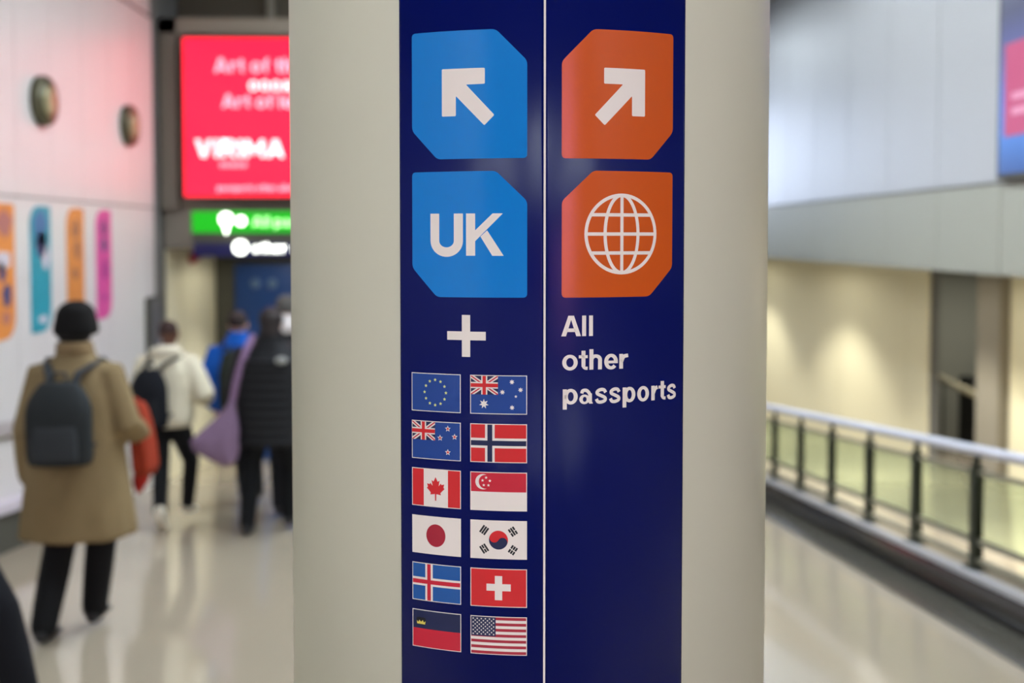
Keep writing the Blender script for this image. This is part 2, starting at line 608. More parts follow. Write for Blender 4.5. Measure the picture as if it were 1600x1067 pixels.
def glyph(ch, x0, x1, zb, S=1.0):
    """bold grotesque letter between x0 and x1 on baseline zb; S scales heights (cap 24, x-height 17.6)"""
    sw, sh = 4.8 * S, 3.8 * S          # stem widths
    w_ = x1 - x0
    XH, CAP = 17.6 * S, 24.2 * S
    def X(t_): return x0 + w_ * t_
    out = []
    if ch == 'l':
        out.append(rect(x0, zb, x0 + sw, zb + CAP))
    elif ch == 'A':
        s = 5.6 * S
        out.append([(x0, zb), (x0 + s, zb), (X(.5) + 0.0, zb + CAP * .80), (X(.5) + 0.0, zb + CAP), (X(.5) - 3.3 * S, zb + CAP)])
        out.append([(x1, zb), (X(.5) + 3.3 * S, zb + CAP), (X(.5), zb + CAP), (X(.5), zb + CAP * .80), (x1 - s, zb)])
        out.append([(x0 + w_ * .19, zb + 5.0 * S), (x1 - w_ * .19, zb + 5.0 * S), (x1 - w_ * .28, zb + 9.2 * S), (x0 + w_ * .28, zb + 9.2 * S)])
    elif ch in 'op':
        rx, rz = w_ / 2, XH / 2 + .5 * S
        cx, cz = (x0 + x1) / 2, zb + XH / 2
        if ch == 'p':
            lx = x0 + 1.2 * S
            cx = (lx + x1) / 2; rx = (x1 - lx) / 2
        out.append([ell(cx, cz, rx, rz, 44), ell(cx, cz, rx - sw, rz - sh, 36)])
        if ch == 'p':
            out.append(rect(x0, zb - 6.4 * S, x0 + sw, zb + XH))
    elif ch == 'e':
        rx, rz = w_ / 2, XH / 2 + .5 * S
        cx, cz = (x0 + x1) / 2, zb + XH / 2
        n = 34
        a = [(-2 + 322 * k / (n - 1)) for k in range(n)]
        cl = [(cx + (rx - sw / 2) * math.cos(math.radians(q)), cz + (rz - sh / 2) * math.sin(math.radians(q))) for q in a]
        ws = [sh + (sw - sh) * abs(math.cos(math.radians(q))) for q in a]
        out += band(cl, ws)
        out.append(rect(x0 + 2 * S, cz - 2.0 * S, x1 - .05 * S, cz + 1.2 * S))
    elif ch == 'h':
        out.append(rect(x0, zb, x0 + sw, zb + CAP))
        cl = [(x1 - sw / 2, zb)] + arc((x0 + x1) / 2 + .1 * S, zb + XH - 6.2 * S, (x1 - x0) / 2 - sw / 2, 4.6 * S, 0, 190, 16)
        out += band(cl, [sw] + [sh + (sw - sh) * abs(math.cos(math.radians(190 * k / 15))) for k in range(16)])
    elif ch == 'r':
        out.append(rect(x0, zb, x0 + sw, zb + XH))
        cl = spl([(x0 + sw * .6, zb + XH * .48), (x0 + sw * .95, zb + XH - 5.2 * S), (x0 + sw * 1.3, zb + XH - 2.9 * S), (x1, zb + XH - 1.9 * S)], 5)
        out += band(cl, [4.4 * S] * len(cl))
    elif ch == 't':
        xs = x0 + w_ * .30
        cl = [(xs + sw / 2, zb + XH + 5.0 * S), (xs + sw / 2, zb + 4.8 * S)] + arc(xs + sw / 2 + 3.4 * S, zb + 4.6 * S, 3.4 * S, 2.8 * S, 186, 262, 7) + [(x1, zb + 1.7 * S)]
        out += band(cl, [sw] * 3 + [sh] * (len(cl) - 3))
        out.append(rect(x0, zb + XH - 3.9 * S, x1, zb + XH - .4 * S))
    elif ch == 'f':
        xs = x0 + w_ * .28
        cl = [(xs + sw / 2, zb), (xs + sw / 2, zb + CAP - 6 * S)] + arc(xs + sw / 2 + 4.0 * S, zb + CAP - 5.6 * S, 4.0 * S, 3.8 * S, 175, 95, 7) + [(x1, zb + CAP - 1.8 * S)]
        out += band(cl, [sw] * 3 + [sh] * (len(cl) - 3))
        out.append(rect(x0, zb + XH - 3.9 * S, x1, zb + XH - .4 * S))
    elif ch == 's':
        cx = (x0 + x1) / 2
        cl = spl([(x1 - 2.3 * S, zb + XH * .72), (X(.72), zb + XH - 1.7 * S), (X(.45), zb + XH - 1.4 * S), (X(.22), zb + XH * .80), (X(.22), zb + XH * .65),
                  (X(.5), zb + XH * .52), (X(.80), zb + XH * .37), (X(.80), zb + XH * .19), (X(.52), zb + 1.5 * S), (X(.26), zb + 2.0 * S), (x0 + 2.2 * S, zb + XH * .30)], 4)
        out += band(cl, [3.9 * S] * len(cl))
    elif ch == 'a':
        sx = x1 - sw * 1.15
        cl = spl([(x0 + 3.0 * S, zb + XH * .70), (X(.25), zb + XH - 2.2 * S), (X(.48), zb + XH - 1.6 * S), (sx - .2 * S, zb + XH - 3.4 * S), (sx + sw * .42, zb + XH * .62)], 5)
        out += band(cl, [3.9 * S] * len(cl))
        out.append([(sx, zb + XH * .68), (sx + sw * .92, zb + XH * .68), (sx + sw * .92, zb + 2.6 * S), (x1, zb + .6 * S), (x1, zb), (sx + sw * .25, zb), (sx, zb + 2 * S)])
        rx = (sx + 1.5 * S - x0) / 2; cx = x0 + rx; cz = zb + XH * .30; rz = XH * .30 + .4 * S
        out.append([ell(cx, cz, rx, rz, 36), ell(cx + .3 * S, cz, rx - sw * .80, rz - sh * .72, 26)])
    elif ch == 'V':
        s = 6.4 * S
        out.append([(x0, zb + CAP), (x0 + s, zb + CAP), (X(.5), zb + CAP * .25), (x1 - s, zb + CAP), (x1, zb + CAP), (X(.5) + 3.2 * S, zb), (X(.5) - 3.2 * S, zb)])
    elif ch == 'I':
        out.append(rect(x0, zb, x0 + 5.6 * S, zb + CAP))
    elif ch == 'M':
        s = 5.2 * S
        out.append([(x0, zb), (x0 + s, zb), (x0 + s, zb + CAP * .62), (X(.5), zb + CAP * .12), (x1 - s, zb + CAP * .62), (x1 - s, zb), (x1, zb), (x1, zb + CAP), (x1 - s, zb + CAP), (X(.5), zb + CAP * .45), (x0 + s, zb + CAP), (x0, zb + CAP)])
    elif ch == 'R':
        s = 5.2 * S
        out.append(rect(x0, zb, x0 + s, zb + CAP))
        out += band([(x0 + s * .5, zb + CAP - s * .42), (X(.6), zb + CAP - s * .42)] + arc(X(.6), zb + CAP * .72, w_ * .28, CAP * .28 - s * .42, 90, -90, 10) + [(x0 + s * .5, zb + CAP * .44 + s * .42)], s * .9)
        out.append([(X(.38), zb + CAP * .46), (X(.66), zb + CAP * .46), (x1, zb), (x1 - s * 1.15, zb)])
    elif ch == 'U':
        s = w_ * .275
        cl = [(x0 + s / 2, zb + CAP), (x0 + s / 2, zb + CAP * .36)] + arc((x0 + x1) / 2, zb + CAP * .36, w_ / 2 - s / 2, CAP * .36 - s * .42, 180, 360, 20) + [(x1 - s / 2, zb + CAP * .36), (x1 - s / 2, zb + CAP)]
        out += band(cl, [s] * len(cl))
    elif ch == 'K':
        s = w_ * .245
        out.append(rect(x0, zb, x0 + s, zb + CAP))
        out.append([(x0 + s, zb + CAP * .60), (x0 + s, zb + CAP * .345), (x1 - .02 * w_, zb + CAP), (x1 - .29 * w_, zb + CAP)])
        out.append([(x0 + w_ * .385, zb + CAP * .455), (x1 - w_ * .30, zb), (x1, zb), (x0 + w_ * .565, zb + CAP * .60)])
    return out


ZS0, ZS1 = 620, 2240
def sign_panel(u0, u1, label):
    t = thing('passport_sign', label, 'sign', tuple(cyl((u0 + u1) / 2, ZS0, CR)))
    # curved sheet with real thickness
    bm = bmesh.new()
    off = origin_of(t)
    n = max(2, int((u1 - u0) / 3))
    cols = []
    for k in range(n + 1):
        u = u0 + (u1 - u0) * k / n
        cols.append([bm.verts.new(cyl(u, z, r) - off) for (z, r) in ((ZS0, CR + .0002), (ZS1, CR + .0002), (ZS1, CR + .0015), (ZS0, CR + .0015))])
    for k in range(n):
        for j in range(4):
            f = bm.faces.new((cols[k][j], cols[k + 1][j], cols[k + 1][(j + 1) % 4], cols[k][(j + 1) % 4]))
            f.smooth = j == 2
    bm.faces.new(cols[0]); bm.faces.new(cols[-1][::-1])
    bmesh.ops.recalc_face_normals(bm, faces=bm.faces)
    me = bpy.data.meshes.new('backing'); bm.to_mesh(me); bm.free()
    link('backing', me, M_navy, t)
    return t


SL = sign_panel(-159.5, 17.7, 'left navy sign panel with blue UK tiles and twelve country flags')
SR = sign_panel(20.3, 199.8, 'right navy sign panel with orange globe tile and words All other passports')

print_on('white_edge_strip', [rect(17.75, ZS0, 20.25, ZS1)], -3, M_white, SL)
# tiles ------------------------------------------------
def tile(parent, pts, m, label):
    return print_on('direction_tile', [rounded(pts, 5)], 1, m, parent, label=label)
ta = tile(SL, [(-142, 1739.8), (-38, 1740.2), (-1.4, 1703.5), (-1.4, 1590.6), (-109, 1590.3), (-142, 1624.9)], M_blue, 'upper blue tile with a white arrow pointing up left')
print_on('arrow', [rounded([(-103, 1695.8), (-50.8, 1695.8), (-50.8, 1677.3), (-73.4, 1676.9), (-39.6, 1641), (-51.5, 1629), (-85.7, 1664), (-85.7, 1640.4), (-103, 1640.4)], 1.4, 3)], 2, M_white, ta)
tb = tile(SL, [(-142.2, 1575.5), (-38, 1575.9), (-1.4, 1540.6), (-1.4, 1427.6), (-110, 1427.3), (-142.2, 1462)], M_blue, 'lower blue tile lettered UK in white')
zU, hU = 1476.6, 49.6
print_on('letter', glyph('U', -118, -77.3, zU - .6, (hU + .6) / 24.2), 2, M_white, tb)
print_on('letter', glyph('K', -73.5, -28.8, zU, hU / 24.2), 2, M_white, tb)
tc_ = tile(SR, [(38.8, 1703), (76, 1741), (181.2, 1741.6), (181.2, 1624.6), (149.6, 1590.8), (38.8, 1590.4)], M_orange, 'upper orange tile with a white arrow pointing up right')
print_on('arrow', [rounded([(141.6, 1696.8), (89.2, 1696.8), (89.2, 1678.2), (112.9, 1678.2), (78, 1641.5), (90.1, 1629.6), (124.5, 1665), (124.5, 1641.4), (141.6, 1641.4)], 1.4, 3)], 2, M_white, tc_)
td = tile(SR, [(39, 1540.6), (76.5, 1576.4), (181.2, 1576.2), (181.2, 1461.8), (148.5, 1427.5), (39, 1427.5)], M_orange, 'lower orange tile with a white line globe')
gx, gz, grx, grz = 112, 1502.1, 46.2, 47.8
lw = 4.0
print_on('globe_ring', [[ell(gx, gz, grx, grz, 72), ell(gx, gz, grx - lw, grz - lw, 72)]], 2, M_white, td)
print_on('globe_meridian', band(ell(gx, gz, 21.0, grz - lw / 2, 64) + [(gx + 21.0, gz)], lw) , 3, M_white, td)
print_on('globe_meridian', [rect(gx - lw / 2, gz - grz + 2, gx + lw / 2, gz + grz - 2)], 4, M_white, td)
for zz in (-22.4, 0, 22.6):
    hw = (grx - 2) * math.sqrt(1 - (zz / grz) ** 2)
    print_on('globe_parallel', [rect(gx - hw, gz + zz - lw / 2, gx + hw, gz + zz + lw / 2)], 5, M_white, td)
# plus
print_on('plus_symbol', [[(-78.8, 1406.6), (-68.7, 1406.6), (-68.7, 1387), (-50, 1387), (-50, 1376.8), (-68.7, 1376.8), (-68.7, 1357), (-78.8, 1357), (-78.8, 1376.8), (-97, 1376.8), (-97, 1387), (-78.8, 1387)]], 2, M_white, SL)
# words
for zb, word in ((1382, (('A', 38.6, 62), ('l', 63.4, 68.4), ('l', 71.7, 76.6))),
                 (1342.1, (('o', 39.8, 58.2), ('t', 59.5, 70.2), ('h', 72.3, 87.6), ('e', 90.5, 107.6), ('r', 109.4, 120.8))),
                 (1301.8, (('p', 40.5, 58.3), ('a', 60.2, 76.6), ('s', 78.7, 94.7), ('s', 96.2, 111.6), ('p', 113.9, 130.6), ('o', 133, 149), ('r', 152.2, 161), ('t', 162.4, 172.7), ('s', 174.2, 188.5)))):
    for ch, a, b in word:
        print_on('letter', glyph(ch, a, b, zb), 2, M_white, SR)

# flags ------------------------------------------------
UL, WL = -143.7, 63.3
UR, WR = -68.8, 67.4
TOPS = [1335.9, 1278.3, 1220.9, 1163.3, 1105.6, 1048.1]
FH = 46.1
BW = 0.9


def flag(colx, row, ground, label, border=True):
    u0, wd = (UL, WL) if colx == 0 else (UR, WR)
    z1 = TOPS[row]; z0 = z1 - FH
    f = print_on('country_flag', [rect(u0, z0, u0 + wd, z1)], 2, M_white if border else ground, SL, label=label)
    if border:
        print_on('field', [rect(u0 + BW, z0 + BW, u0 + wd - BW, z1 - BW)], 3, ground, f)
    return f, u0, z0, wd, FH


def jack(f, u0, z1, cw, ch):
    z0 = z1 - ch
    cx, cz = u0 + cw / 2, z0 + ch / 2
    print_on('union_field', [rect(u0, z0, u0 + cw, z1)], 4, M_fnavy, f)
    A_, B_, C_, D_ = (u0, z0), (u0 + cw, z1), (u0, z1), (u0 + cw, z0)
    def ext(p, q, wd_):
        d = (Vector(q) - Vector(p)).normalized() * 8
        return clip(bar(tuple(Vector(p) - d), tuple(Vector(q) + d), wd_), u0, z0, u0 + cw, z1)
    print_on('union_saltire', [ext(A_, B_, 4.6)], 5, M_white, f)
    print_on('union_saltire', [ext(C_, D_, 4.6)], 6, M_white, f)
    print_on('union_saltire', [ext(A_, B_, 1.5)], 7, M_fred2, f)
    print_on('union_saltire', [ext(C_, D_, 1.5)], 8, M_fred2, f)
    print_on('union_cross', [rect(cx - 3.6, z0, cx + 3.6, z1)], 9, M_white, f)
    print_on('union_cross', [rect(u0, cz - 3.7, u0 + cw, cz + 3.7)], 10, M_white, f)
    print_on('union_cross', [rect(cx - 2.0, z0, cx + 2.0, z1)], 11, M_fred, f)
    print_on('union_cross', [rect(u0, cz - 2.2, u0 + cw, cz + 2.2)], 12, M_fred, f)


# European Union
f, u0, z0, W_, H_ = flag(0, 0, M_fblue, 'blue flag with a ring of twelve small yellow stars')
for k in range(12):
    a = 2 * PI * k / 12
    print_on('star', [star(-112.5 + 13.8 * math.cos(a), 1313.1 + 15.2 * math.sin(a), 2.1, 2.2)], 4, M_star, f)
# Australia
f, u0, z0, W_, H_ = flag(1, 0, M_fblue, 'blue flag with union canton, one large star and five small white stars')
jack(f, u0 + BW, z0 + H_ - BW, 32.4, 22)
print_on('star', [star(-52.3, 1301.8, 5.9, 6.1, 7, .46)], 4, M_white, f)
for (a, b, r) in ((-19.1, 1328.2, 3.2), (-9.0, 1318.9, 3.2), (-30.3, 1316.0, 3.2), (-14.5, 1311.1, 1.9), (-18.9, 1297.9, 3.2)):
    print_on('star', [star(a, b, r, r, 7 if r > 2 else 5, .5)], 4, M_white, f)
# New Zealand
f, u0, z0, W_, H_ = flag(0, 1, M_fblue, 'blue flag with union canton and four red stars edged white')
jack(f, u0 + BW, z0 + H_ - BW, 30.2, 22)
for (a, b) in ((-96.5, 1270.3), (-88.0, 1261.0), (-106.3, 1258.8), (-96.5, 1242.0)):
    s_ = print_on('star', [star(a, b, 3.8, 4.0)], 4, M_white, f)
    print_on('star', [star(a, b, 2.1, 2.2)], 5, M_fred, f)
# Norway
f, u0, z0, W_, H_ = flag(1, 1, M_fred, 'red flag with navy cross edged in white')
zc_ = 1255.4; xc = -45.2
print_on('cross', [rect(xc - 5.7, z0 + BW, xc + 5.7, z0 + H_ - BW)], 4, M_white, f)
print_on('cross', [rect(u0 + BW, zc_ - 5.9, u0 + W_ - BW, zc_ + 5.9)], 5, M_white, f)
print_on('cross', [rect(xc - 2.9, z0 + BW, xc + 2.9, z0 + H_ - BW)], 6, M_fnavy, f)
print_on('cross', [rect(u0 + BW, zc_ - 3.0, u0 + W_ - BW, zc_ + 3.0)], 7, M_fnavy, f)
# Canada
f, u0, z0, W_, H_ = flag(0, 2, M_fred, 'red and white flag with a red maple leaf')
print_on('pale', [rect(-127.8, z0 + BW, -96.5, z0 + H_ - BW)], 4, M_white, f)
leaf = [(0, 1.0), (.20, .66), (.40, .76), (.30, .33), (.52, .55), (.58, .44), (.86, .49), (.77, .24), (.88, .15), (.48, -.18), (.53, -.34), (.07, -.28), (.06, -.78)]
leaf = leaf + [(-x, z) for x, z in leaf[::-1] if x > 0]
print_on('maple_leaf', [[(-112.2 + x * 13.0, 1195.2 + z * 16.0) for x, z in leaf]], 5, M_fred, f)
# Singapore
f, u0, z0, W_, H_ = flag(1, 2, M_white, 'red over white flag with crescent and five stars')
print_on('upper_band', [rect(u0 + BW, 1197.4, u0 + W_ - BW, z0 + H_ - BW)], 4, M_fred2, f)
out_ = arc(-53.4, 1209.2, 9.2, 9.2, 62, 298, 22)
inn_ = arc(-50.6, 1209.2, 7.9, 8.3, 290, 70, 22)
print_on('crescent', [out_ + inn_], 5, M_white, f)
for (a, b) in ((-49.7, 1214.2), (-45.2, 1210.5), (-46.9, 1205.1), (-52.5, 1205.2), (-54.0, 1210.7)):
    print_on('star', [star(a, b, 1.9, 1.9)], 5, M_white, f)
# Japan
f, u0, z0, W_, H_ = flag(0, 3, M_white, 'white flag with a red disc')
print_on('disc', [ell(-112.2, 1140.3, 12.4, 13.7, 48)], 4, M_fred3, f)
# South Korea
f, u0, z0, W_, H_ = flag(1, 3, M_white, 'white flag with red and blue roundel and four black bar groups')
cx, cz, r = -35.1, 1140.0, 11.3
print_on('roundel', [ell(cx, cz, r, r, 48)], 4, M_fnavy, f)
th = math.radians(-28)
def rt(x, z): return (cx + x * math.cos(th) - z * math.sin(th), cz + x * math.sin(th) + z * math.cos(th))
yin = [(r * math.cos(a), r * math.sin(a)) for a in [PI * k / 24 for k in range(25)]]
yin += [(-r / 2 + r / 2 * math.cos(a), r / 2 * math.sin(a)) for a in [PI + PI * k / 12 for k in range(1, 13)]]
yin += [(r / 2 + r / 2 * math.cos(a), r / 2 * math.sin(a)) for a in [PI - PI * k / 12 for k in range(1, 12)]]
print_on('roundel_half', [[rt(*p) for p in yin]], 5, M_fred, f)
for (qx, qz, ang, pat) in ((-52.1, 1151.4, 56, (1, 1, 1)), (-18.0, 1150.6, -56, (0, 1, 0)), (-52.1, 1129.2, -56, (1, 0, 1)), (-18.0, 1128.4, 56, (0, 0, 0))):
    a = math.radians(ang)
    d = Vector((math.cos(a), math.sin(a))); nn = Vector((-d.y, d.x))
    for j in range(3):
        c_ = Vector((qx, qz)) + nn * (j - 1) * 2.9
        segs = [(-5.0, 5.0)] if pat[j] else [(-5.0, -.5), (.5, 5.0)]
        print_on('trigram_bar', [bar(tuple(c_ + d * s0), tuple(c_ + d * s1), 2.2) for s0, s1 in segs], 4, M_fblack, f)
# Iceland
f, u0, z0, W_, H_ = flag(0, 4, M_fblue2, 'blue flag with red cross edged in white')
zc_ = 1083.0; xc = -121.2
print_on('cross', [rect(xc - 4.9, z0 + BW, xc + 4.9, z0 + H_ - BW)], 4, M_white, f)
print_on('cross', [rect(u0 + BW, zc_ - 5.1, u0 + W_ - BW, zc_ + 5.1)], 5, M_white, f)
print_on('cross', [rect(xc - 2.3, z0 + BW, xc + 2.3, z0 + H_ - BW)], 6, M_fred2, f)
print_on('cross', [rect(u0 + BW, zc_ - 2.5, u0 + W_ - BW, zc_ + 2.5)], 7, M_fred2, f)
# Switzerland
f, u0, z0, W_, H_ = flag(1, 4, M_fred, 'red flag with a white cross')
print_on('cross', [[(-39.4, 1097), (-30.6, 1097), (-30.6, 1087.4), (-20.5, 1087.4), (-20.5, 1079), (-30.6, 1079), (-30.6, 1068), (-39.4, 1068), (-39.4, 1079), (-49.4, 1079), (-49.4, 1087.4), (-39.4, 1087.4)]], 4, M_white, f)
# Liechtenstein
f, u0, z0, W_, H_ = flag(0, 5, M_fnavy, 'navy over red flag with a small gold crown')
print_on('lower_band', [rect(u0 + BW, z0 + BW, u0 + W_ - BW, 1025.2)], 4, M_fred2, f)
print_on('crown_patch', [rounded(rect(-138.2, 1029.6, -125.6, 1038.6), 3)], 4, M_fblack, f)  # black patch printed behind the gold crown
print_on('crown', [[(-137.2, 1030.4), (-126.6, 1030.4), (-126.0, 1034.4), (-128.2, 1032.6), (-129.6, 1035.4), (-131.9, 1033.0), (-134.2, 1035.4), (-135.6, 1032.6), (-137.8, 1034.4)]], 5, M_gold, f)
# United States
f, u0, z0, W_, H_ = flag(1, 5, M_white, 'striped red and white flag with navy star canton')
sh_ = (H_ - 2 * BW) / 13
for k in range(0, 13, 2):
    print_on('stripe', [rect(u0 + BW, z0 + H_ - BW - (k + 1) * sh_, u0 + W_ - BW, z0 + H_ - BW - k * sh_)], 4, M_fred3, f)
print_on('canton', [rect(u0 + BW, 1024.2, -38.4, z0 + H_ - BW)], 5, M_fnavy, f)
cw = -38.4 - (u0 + BW); chh = z0 + H_ - BW - 1024.2
for rr in range(9):
    for cc in range(6 if rr % 2 == 0 else 5):
        sx = u0 + BW + cw * ((cc * 2 + 1 + (rr % 2)) / 12.0)
        print_on('star', [star(sx, 1024.2 + chh * (rr + 1) / 10.0, 1.25, 1.25)], 6, M_white, f)

# ================================================================== SCREEN, HANGING SIGNS, WALL FITTINGS
def flat_text(name, polys, m, parent, x, y, z, sx, sz, depth=0.004):
    """raised letters on a vertical board that faces -Y (mm glyph space scaled by sx, sz)"""
    bm = bmesh.new()
    for loops in polys:
        if not isinstance(loops[0][0], (tuple, list)):
            loops = [loops]
        es = []
        for lp in loops:
            vs = [bm.verts.new((x + p[0] * sx, y, z + p[1] * sz)) for p in lp]
            for i in range(len(vs)):
                es.append(bm.edges.new((vs[i], vs[(i + 1) % len(vs)])))
        bmesh.ops.triangle_fill(bm, edges=es, use_beauty=True)
    ret = bmesh.ops.extrude_face_region(bm, geom=bm.faces[:])
    for g in ret['geom']:
        if isinstance(g, bmesh.types.BMVert):
            g.co.y -= depth
    return finish(bm, name, m, parent)


ADV = {'A': 23, 'l': 5, 'o': 17, 't': 10, 'f': 10, 'h': 15, 'e': 17, 'r': 11, 'p': 17, 'a': 16, 's': 15, 'U': 20, 'K': 22, 'V': 23, 'I': 6, 'M': 26, 'R': 20}


def letters(txt, m, parent, x, y, z, h, wscale=1.0, name='letter'):
    s = h / 24.2
    pen = 0
    for ch in txt:
        if ch == ' ':
            pen += 8; continue
        a = ADV[ch]
        flat_text(name, glyph(ch, 0, a, 0), m, parent, x + pen * s * wscale, y, z, s * wscale, s)
        pen += a + 3


# red advertising screen
t = thing('advertising_screen', 'large glowing red advertising screen with white lettering above the corridor', 'screen', (-2.3, 11.82, 1.95))
box('housing', M_dark, -1.05, 1.2, -0.02, 0.06, -0.04, 1.77, t)
box('display', M_pinkscreen, -1.02, 1.16, -0.035, -0.02, -0.01, 1.737, t)
letters('Art of the', M_pinklit, t, -0.68, -0.037, 1.36, 0.16, 1.0)
letters('oooa', M_lit, t, -0.30, -0.037, 1.16, 0.15, 1.0)
letters('Art of lea', M_pinklit, t, -0.60, -0.037, 0.97, 0.15, 1.0)
letters('VIRIMA', M_lit, t, -0.90, -0.037, 0.42, 0.20, 1.0)
letters('ooooe', M_pinklit, t, -0.63, -0.037, 0.31, 0.075, 1.0)
letters('passports other alloters ', M_pinklit, t, -0.66, -0.037, 0.05, 0.07, 0.9)

# green overhead sign
t = thing('overhead_sign', 'lit green overhead direction sign with a navy lower strip, below the red screen', 'sign', (-1.0, 11.45, 1.42))
box('housing', M_dark, -2.16, 2.3, 0.0, 0.10, 0.0, 0.35, t)
box('green_face', M_greenlit, -2.15, 2.28, -0.012, 0.0, 0.115, 0.345, t)
bm = bmesh.new(); bm_tube(bm, [(-1.78, -0.03, 0.26), (-1.78, -0.012, 0.26)], [0.07, 0.07], 20, caps=False)
finish(bm, 'pictogram', M_whitelit, t)
bm = bmesh.new(); bm_tube(bm, [(-1.78, -0.022, 0.10), (-1.78, -0.022, 0.25)], [0.012, 0.045], 10, caps=False)
finish(bm, 'pictogram', M_whitelit, t)
bm = bmesh.new(); bm_tube(bm, [(-1.62, -0.03, 0.24), (-1.62, -0.012, 0.24)], [0.05, 0.05], 20, caps=False)
finish(bm, 'pictogram', M_whitelit, t)
letters('All passports', mat('green_white_lettering', (200, 255, 190), 0.3, emit=1.3, emit_rgb=(170, 255, 150)), t, -1.50, -0.013, 0.18, 0.11, 1.05)
for xx in (-1.6, 0.0, 1.7):
    box('bracket', M_post, xx, xx + 0.03, 0.10, 0.55, 0.22, 0.26, t)
box('navy_strip', M_navysign, -2.14, 2.28, -0.002, 0.10, -0.145, -0.001, t)
bm = bmesh.new(); bm_tube(bm, [(-1.63, -0.03, -0.045), (-1.63, -0.003, -0.045)], [0.075, 0.075], 20, caps=False)
finish(bm, 'pictogram', M_whitelit, t)
letters('other', M_whitelit, t, -1.5, -0.004, -0.10, 0.10, 1.05)
letters('sports', M_whitelit, t, -1.08, -0.004, -0.10, 0.10, 1.0)

# added unseen glowing panels, put in for the reflections in wall panels and vinyl
t = thing('added_blue_glow', 'added unseen pale blue glow panel on the far wall, reflected in the right wall panels', 'screen', (2.2, YE - 0.02, 1.8))
box('housing', M_dark, -1.9, 1.9, -0.05, 0.0, 0.0, 2.6, t)
box('display', mat('pale_blue_glow', (0, 0, 0), 0.3, emit=8, emit_rgb=(212, 226, 255)), -1.85, 1.85, -0.06, -0.05, 0.05, 2.55, t)
t = thing('added_pink_glow', 'added unseen pink glow panel on the wall behind the camera, mirrored in the orange vinyl', 'poster', (2.37, YB + 0.02, 0.95))
box('housing', M_dark, -0.42, 0.42, 0.0, 0.05, -0.04, 2.44, t)
box('display', mat('pale_pink_glow', (0, 0, 0), 0.3, emit=11, emit_rgb=(255, 160, 218)), -0.38, 0.38, 0.05, 0.06, 0.0, 2.4, t)

# wall speakers
for i, (yy, zz) in enumerate(((8.72, 2.60), (10.80, 2.62))):
    t = thing('wall_fixture', ['round olive wall fixture, the larger one nearer the camera', 'round olive wall fixture, the smaller one nearer the red screen'][i], 'fixture', (XL, yy, zz))
    bm = bmesh.new()
    bm_tube(bm, [(0.0, 0, 0), (0.05, 0, 0), (0.075, 0, 0)], [0.205, 0.205, 0.19], 40, caps=False)
    finish(bm, 'rim', mat('olive_rim', (88, 86, 66), 0.4, metal=0.4), t, True)
    bm = bmesh.new()
    bm_tube(bm, [(0.07, 0.0, 0), (0.092, 0.0, 0)], [0.13, 0.11], 32, caps=False)
    finish(bm, 'lens', mat('olive_lens', (160, 156, 120), 0.35), t, True)

# four leaf shaped wall posters
def poster(yc, z0, z1, wd, colr, accent, label, i):
    t = thing('wall_poster', label, 'poster', (XL, yc, z0))
    hh = z1 - z0
    def shape(x, ins=0.0):
        big, sm = wd * .42, 0.03
        pts = []
        def corner(cy, cz, r, a0):
            for k in range(8):
                a = math.radians(a0 + 90 * k / 7)
                pts.append((x, cy + r * math.cos(a), cz + r * math.sin(a)))
        h2 = wd / 2 - ins
        corner(h2 - big, ins + big, big, -90)
        corner(h2 - sm, hh - ins - sm, sm, 0)
        corner(-h2 + big, hh - ins - big, big, 90)
        corner(-h2 + sm, ins + sm, sm, 180)
        return pts
    bm = bmesh.new()
    a = [bm.verts.new(p) for p in shape(0.002)]
    b = [bm.verts.new(p) for p in shape(0.008)]
    bm.faces.new(a[::-1]); bm.faces.new(b)
    for k in range(len(a)):
        bm.faces.new((a[k], a[(k + 1) % len(a)], b[(k + 1) % len(a)], b[k]))
    finish(bm, 'board', colr, t)
    for (cy, cz, ry, rz, m) in accent:
        bm = bmesh.new()
        n = 18
        rr = random.Random(i * 31 + int(cz * 100))
        ps = [(0.0085, cy + ry * (1 + .25 * rr.uniform(-1, 1)) * math.cos(2 * PI * k / n), cz + rz * (1 + .25 * rr.uniform(-1, 1)) * math.sin(2 * PI * k / n)) for k in range(n)]
        q = [bm.verts.new(p) for p in ps]; q2 = [bm.verts.new((p[0] + .0015, p[1], p[2])) for p in ps]
        bm.faces.new(q[::-1]); bm.faces.new(q2)
        for k in range(n):
            bm.faces.new((q[k], q[(k + 1) % n], q2[(k + 1) % n], q2[k]))
        finish(bm, 'artwork', m, t)
P_or = mat('poster_orange', (222, 142, 70), 0.5, var=0.15, vscale=5)
P_te = mat('poster_teal', (44, 152, 172), 0.5, var=0.12, vscale=5)
P_or2 = mat('poster_amber', (214, 140, 72), 0.5, var=0.12, vscale=5)
P_pk = mat('poster_pink', (214, 84, 158), 0.5, var=0.12, vscale=5)
A_nv = mat('artwork_navy', (70, 76, 120), 0.5)
A_mv = mat('artwork_mauve', (176, 116, 110), 0.5)
A_wh = mat('artwork_pale', (210, 206, 216), 0.5)
A_bl = mat('artwork_blue', (60, 112, 160), 0.5)
A_br = mat('artwork_brown', (160, 108, 78), 0.5)
A_pu = mat('artwork_purple', (120, 60, 120), 0.5)
A_mg = mat('artwork_magenta', (170, 66, 140), 0.5)
poster(7.985, 0.715, 1.745, 0.40, P_or, [(0.02, .88, .12, .10, A_mv), (-.02, .52, .06, .08, A_nv), (.05, .34, .07, .09, A_nv), (0.0, .60, .12, .07, A_wh), (.04, .16, .06, .05, A_mv)], 'orange leaf-shaped wall poster with mauve and navy shapes, cut by the frame edge', 1)
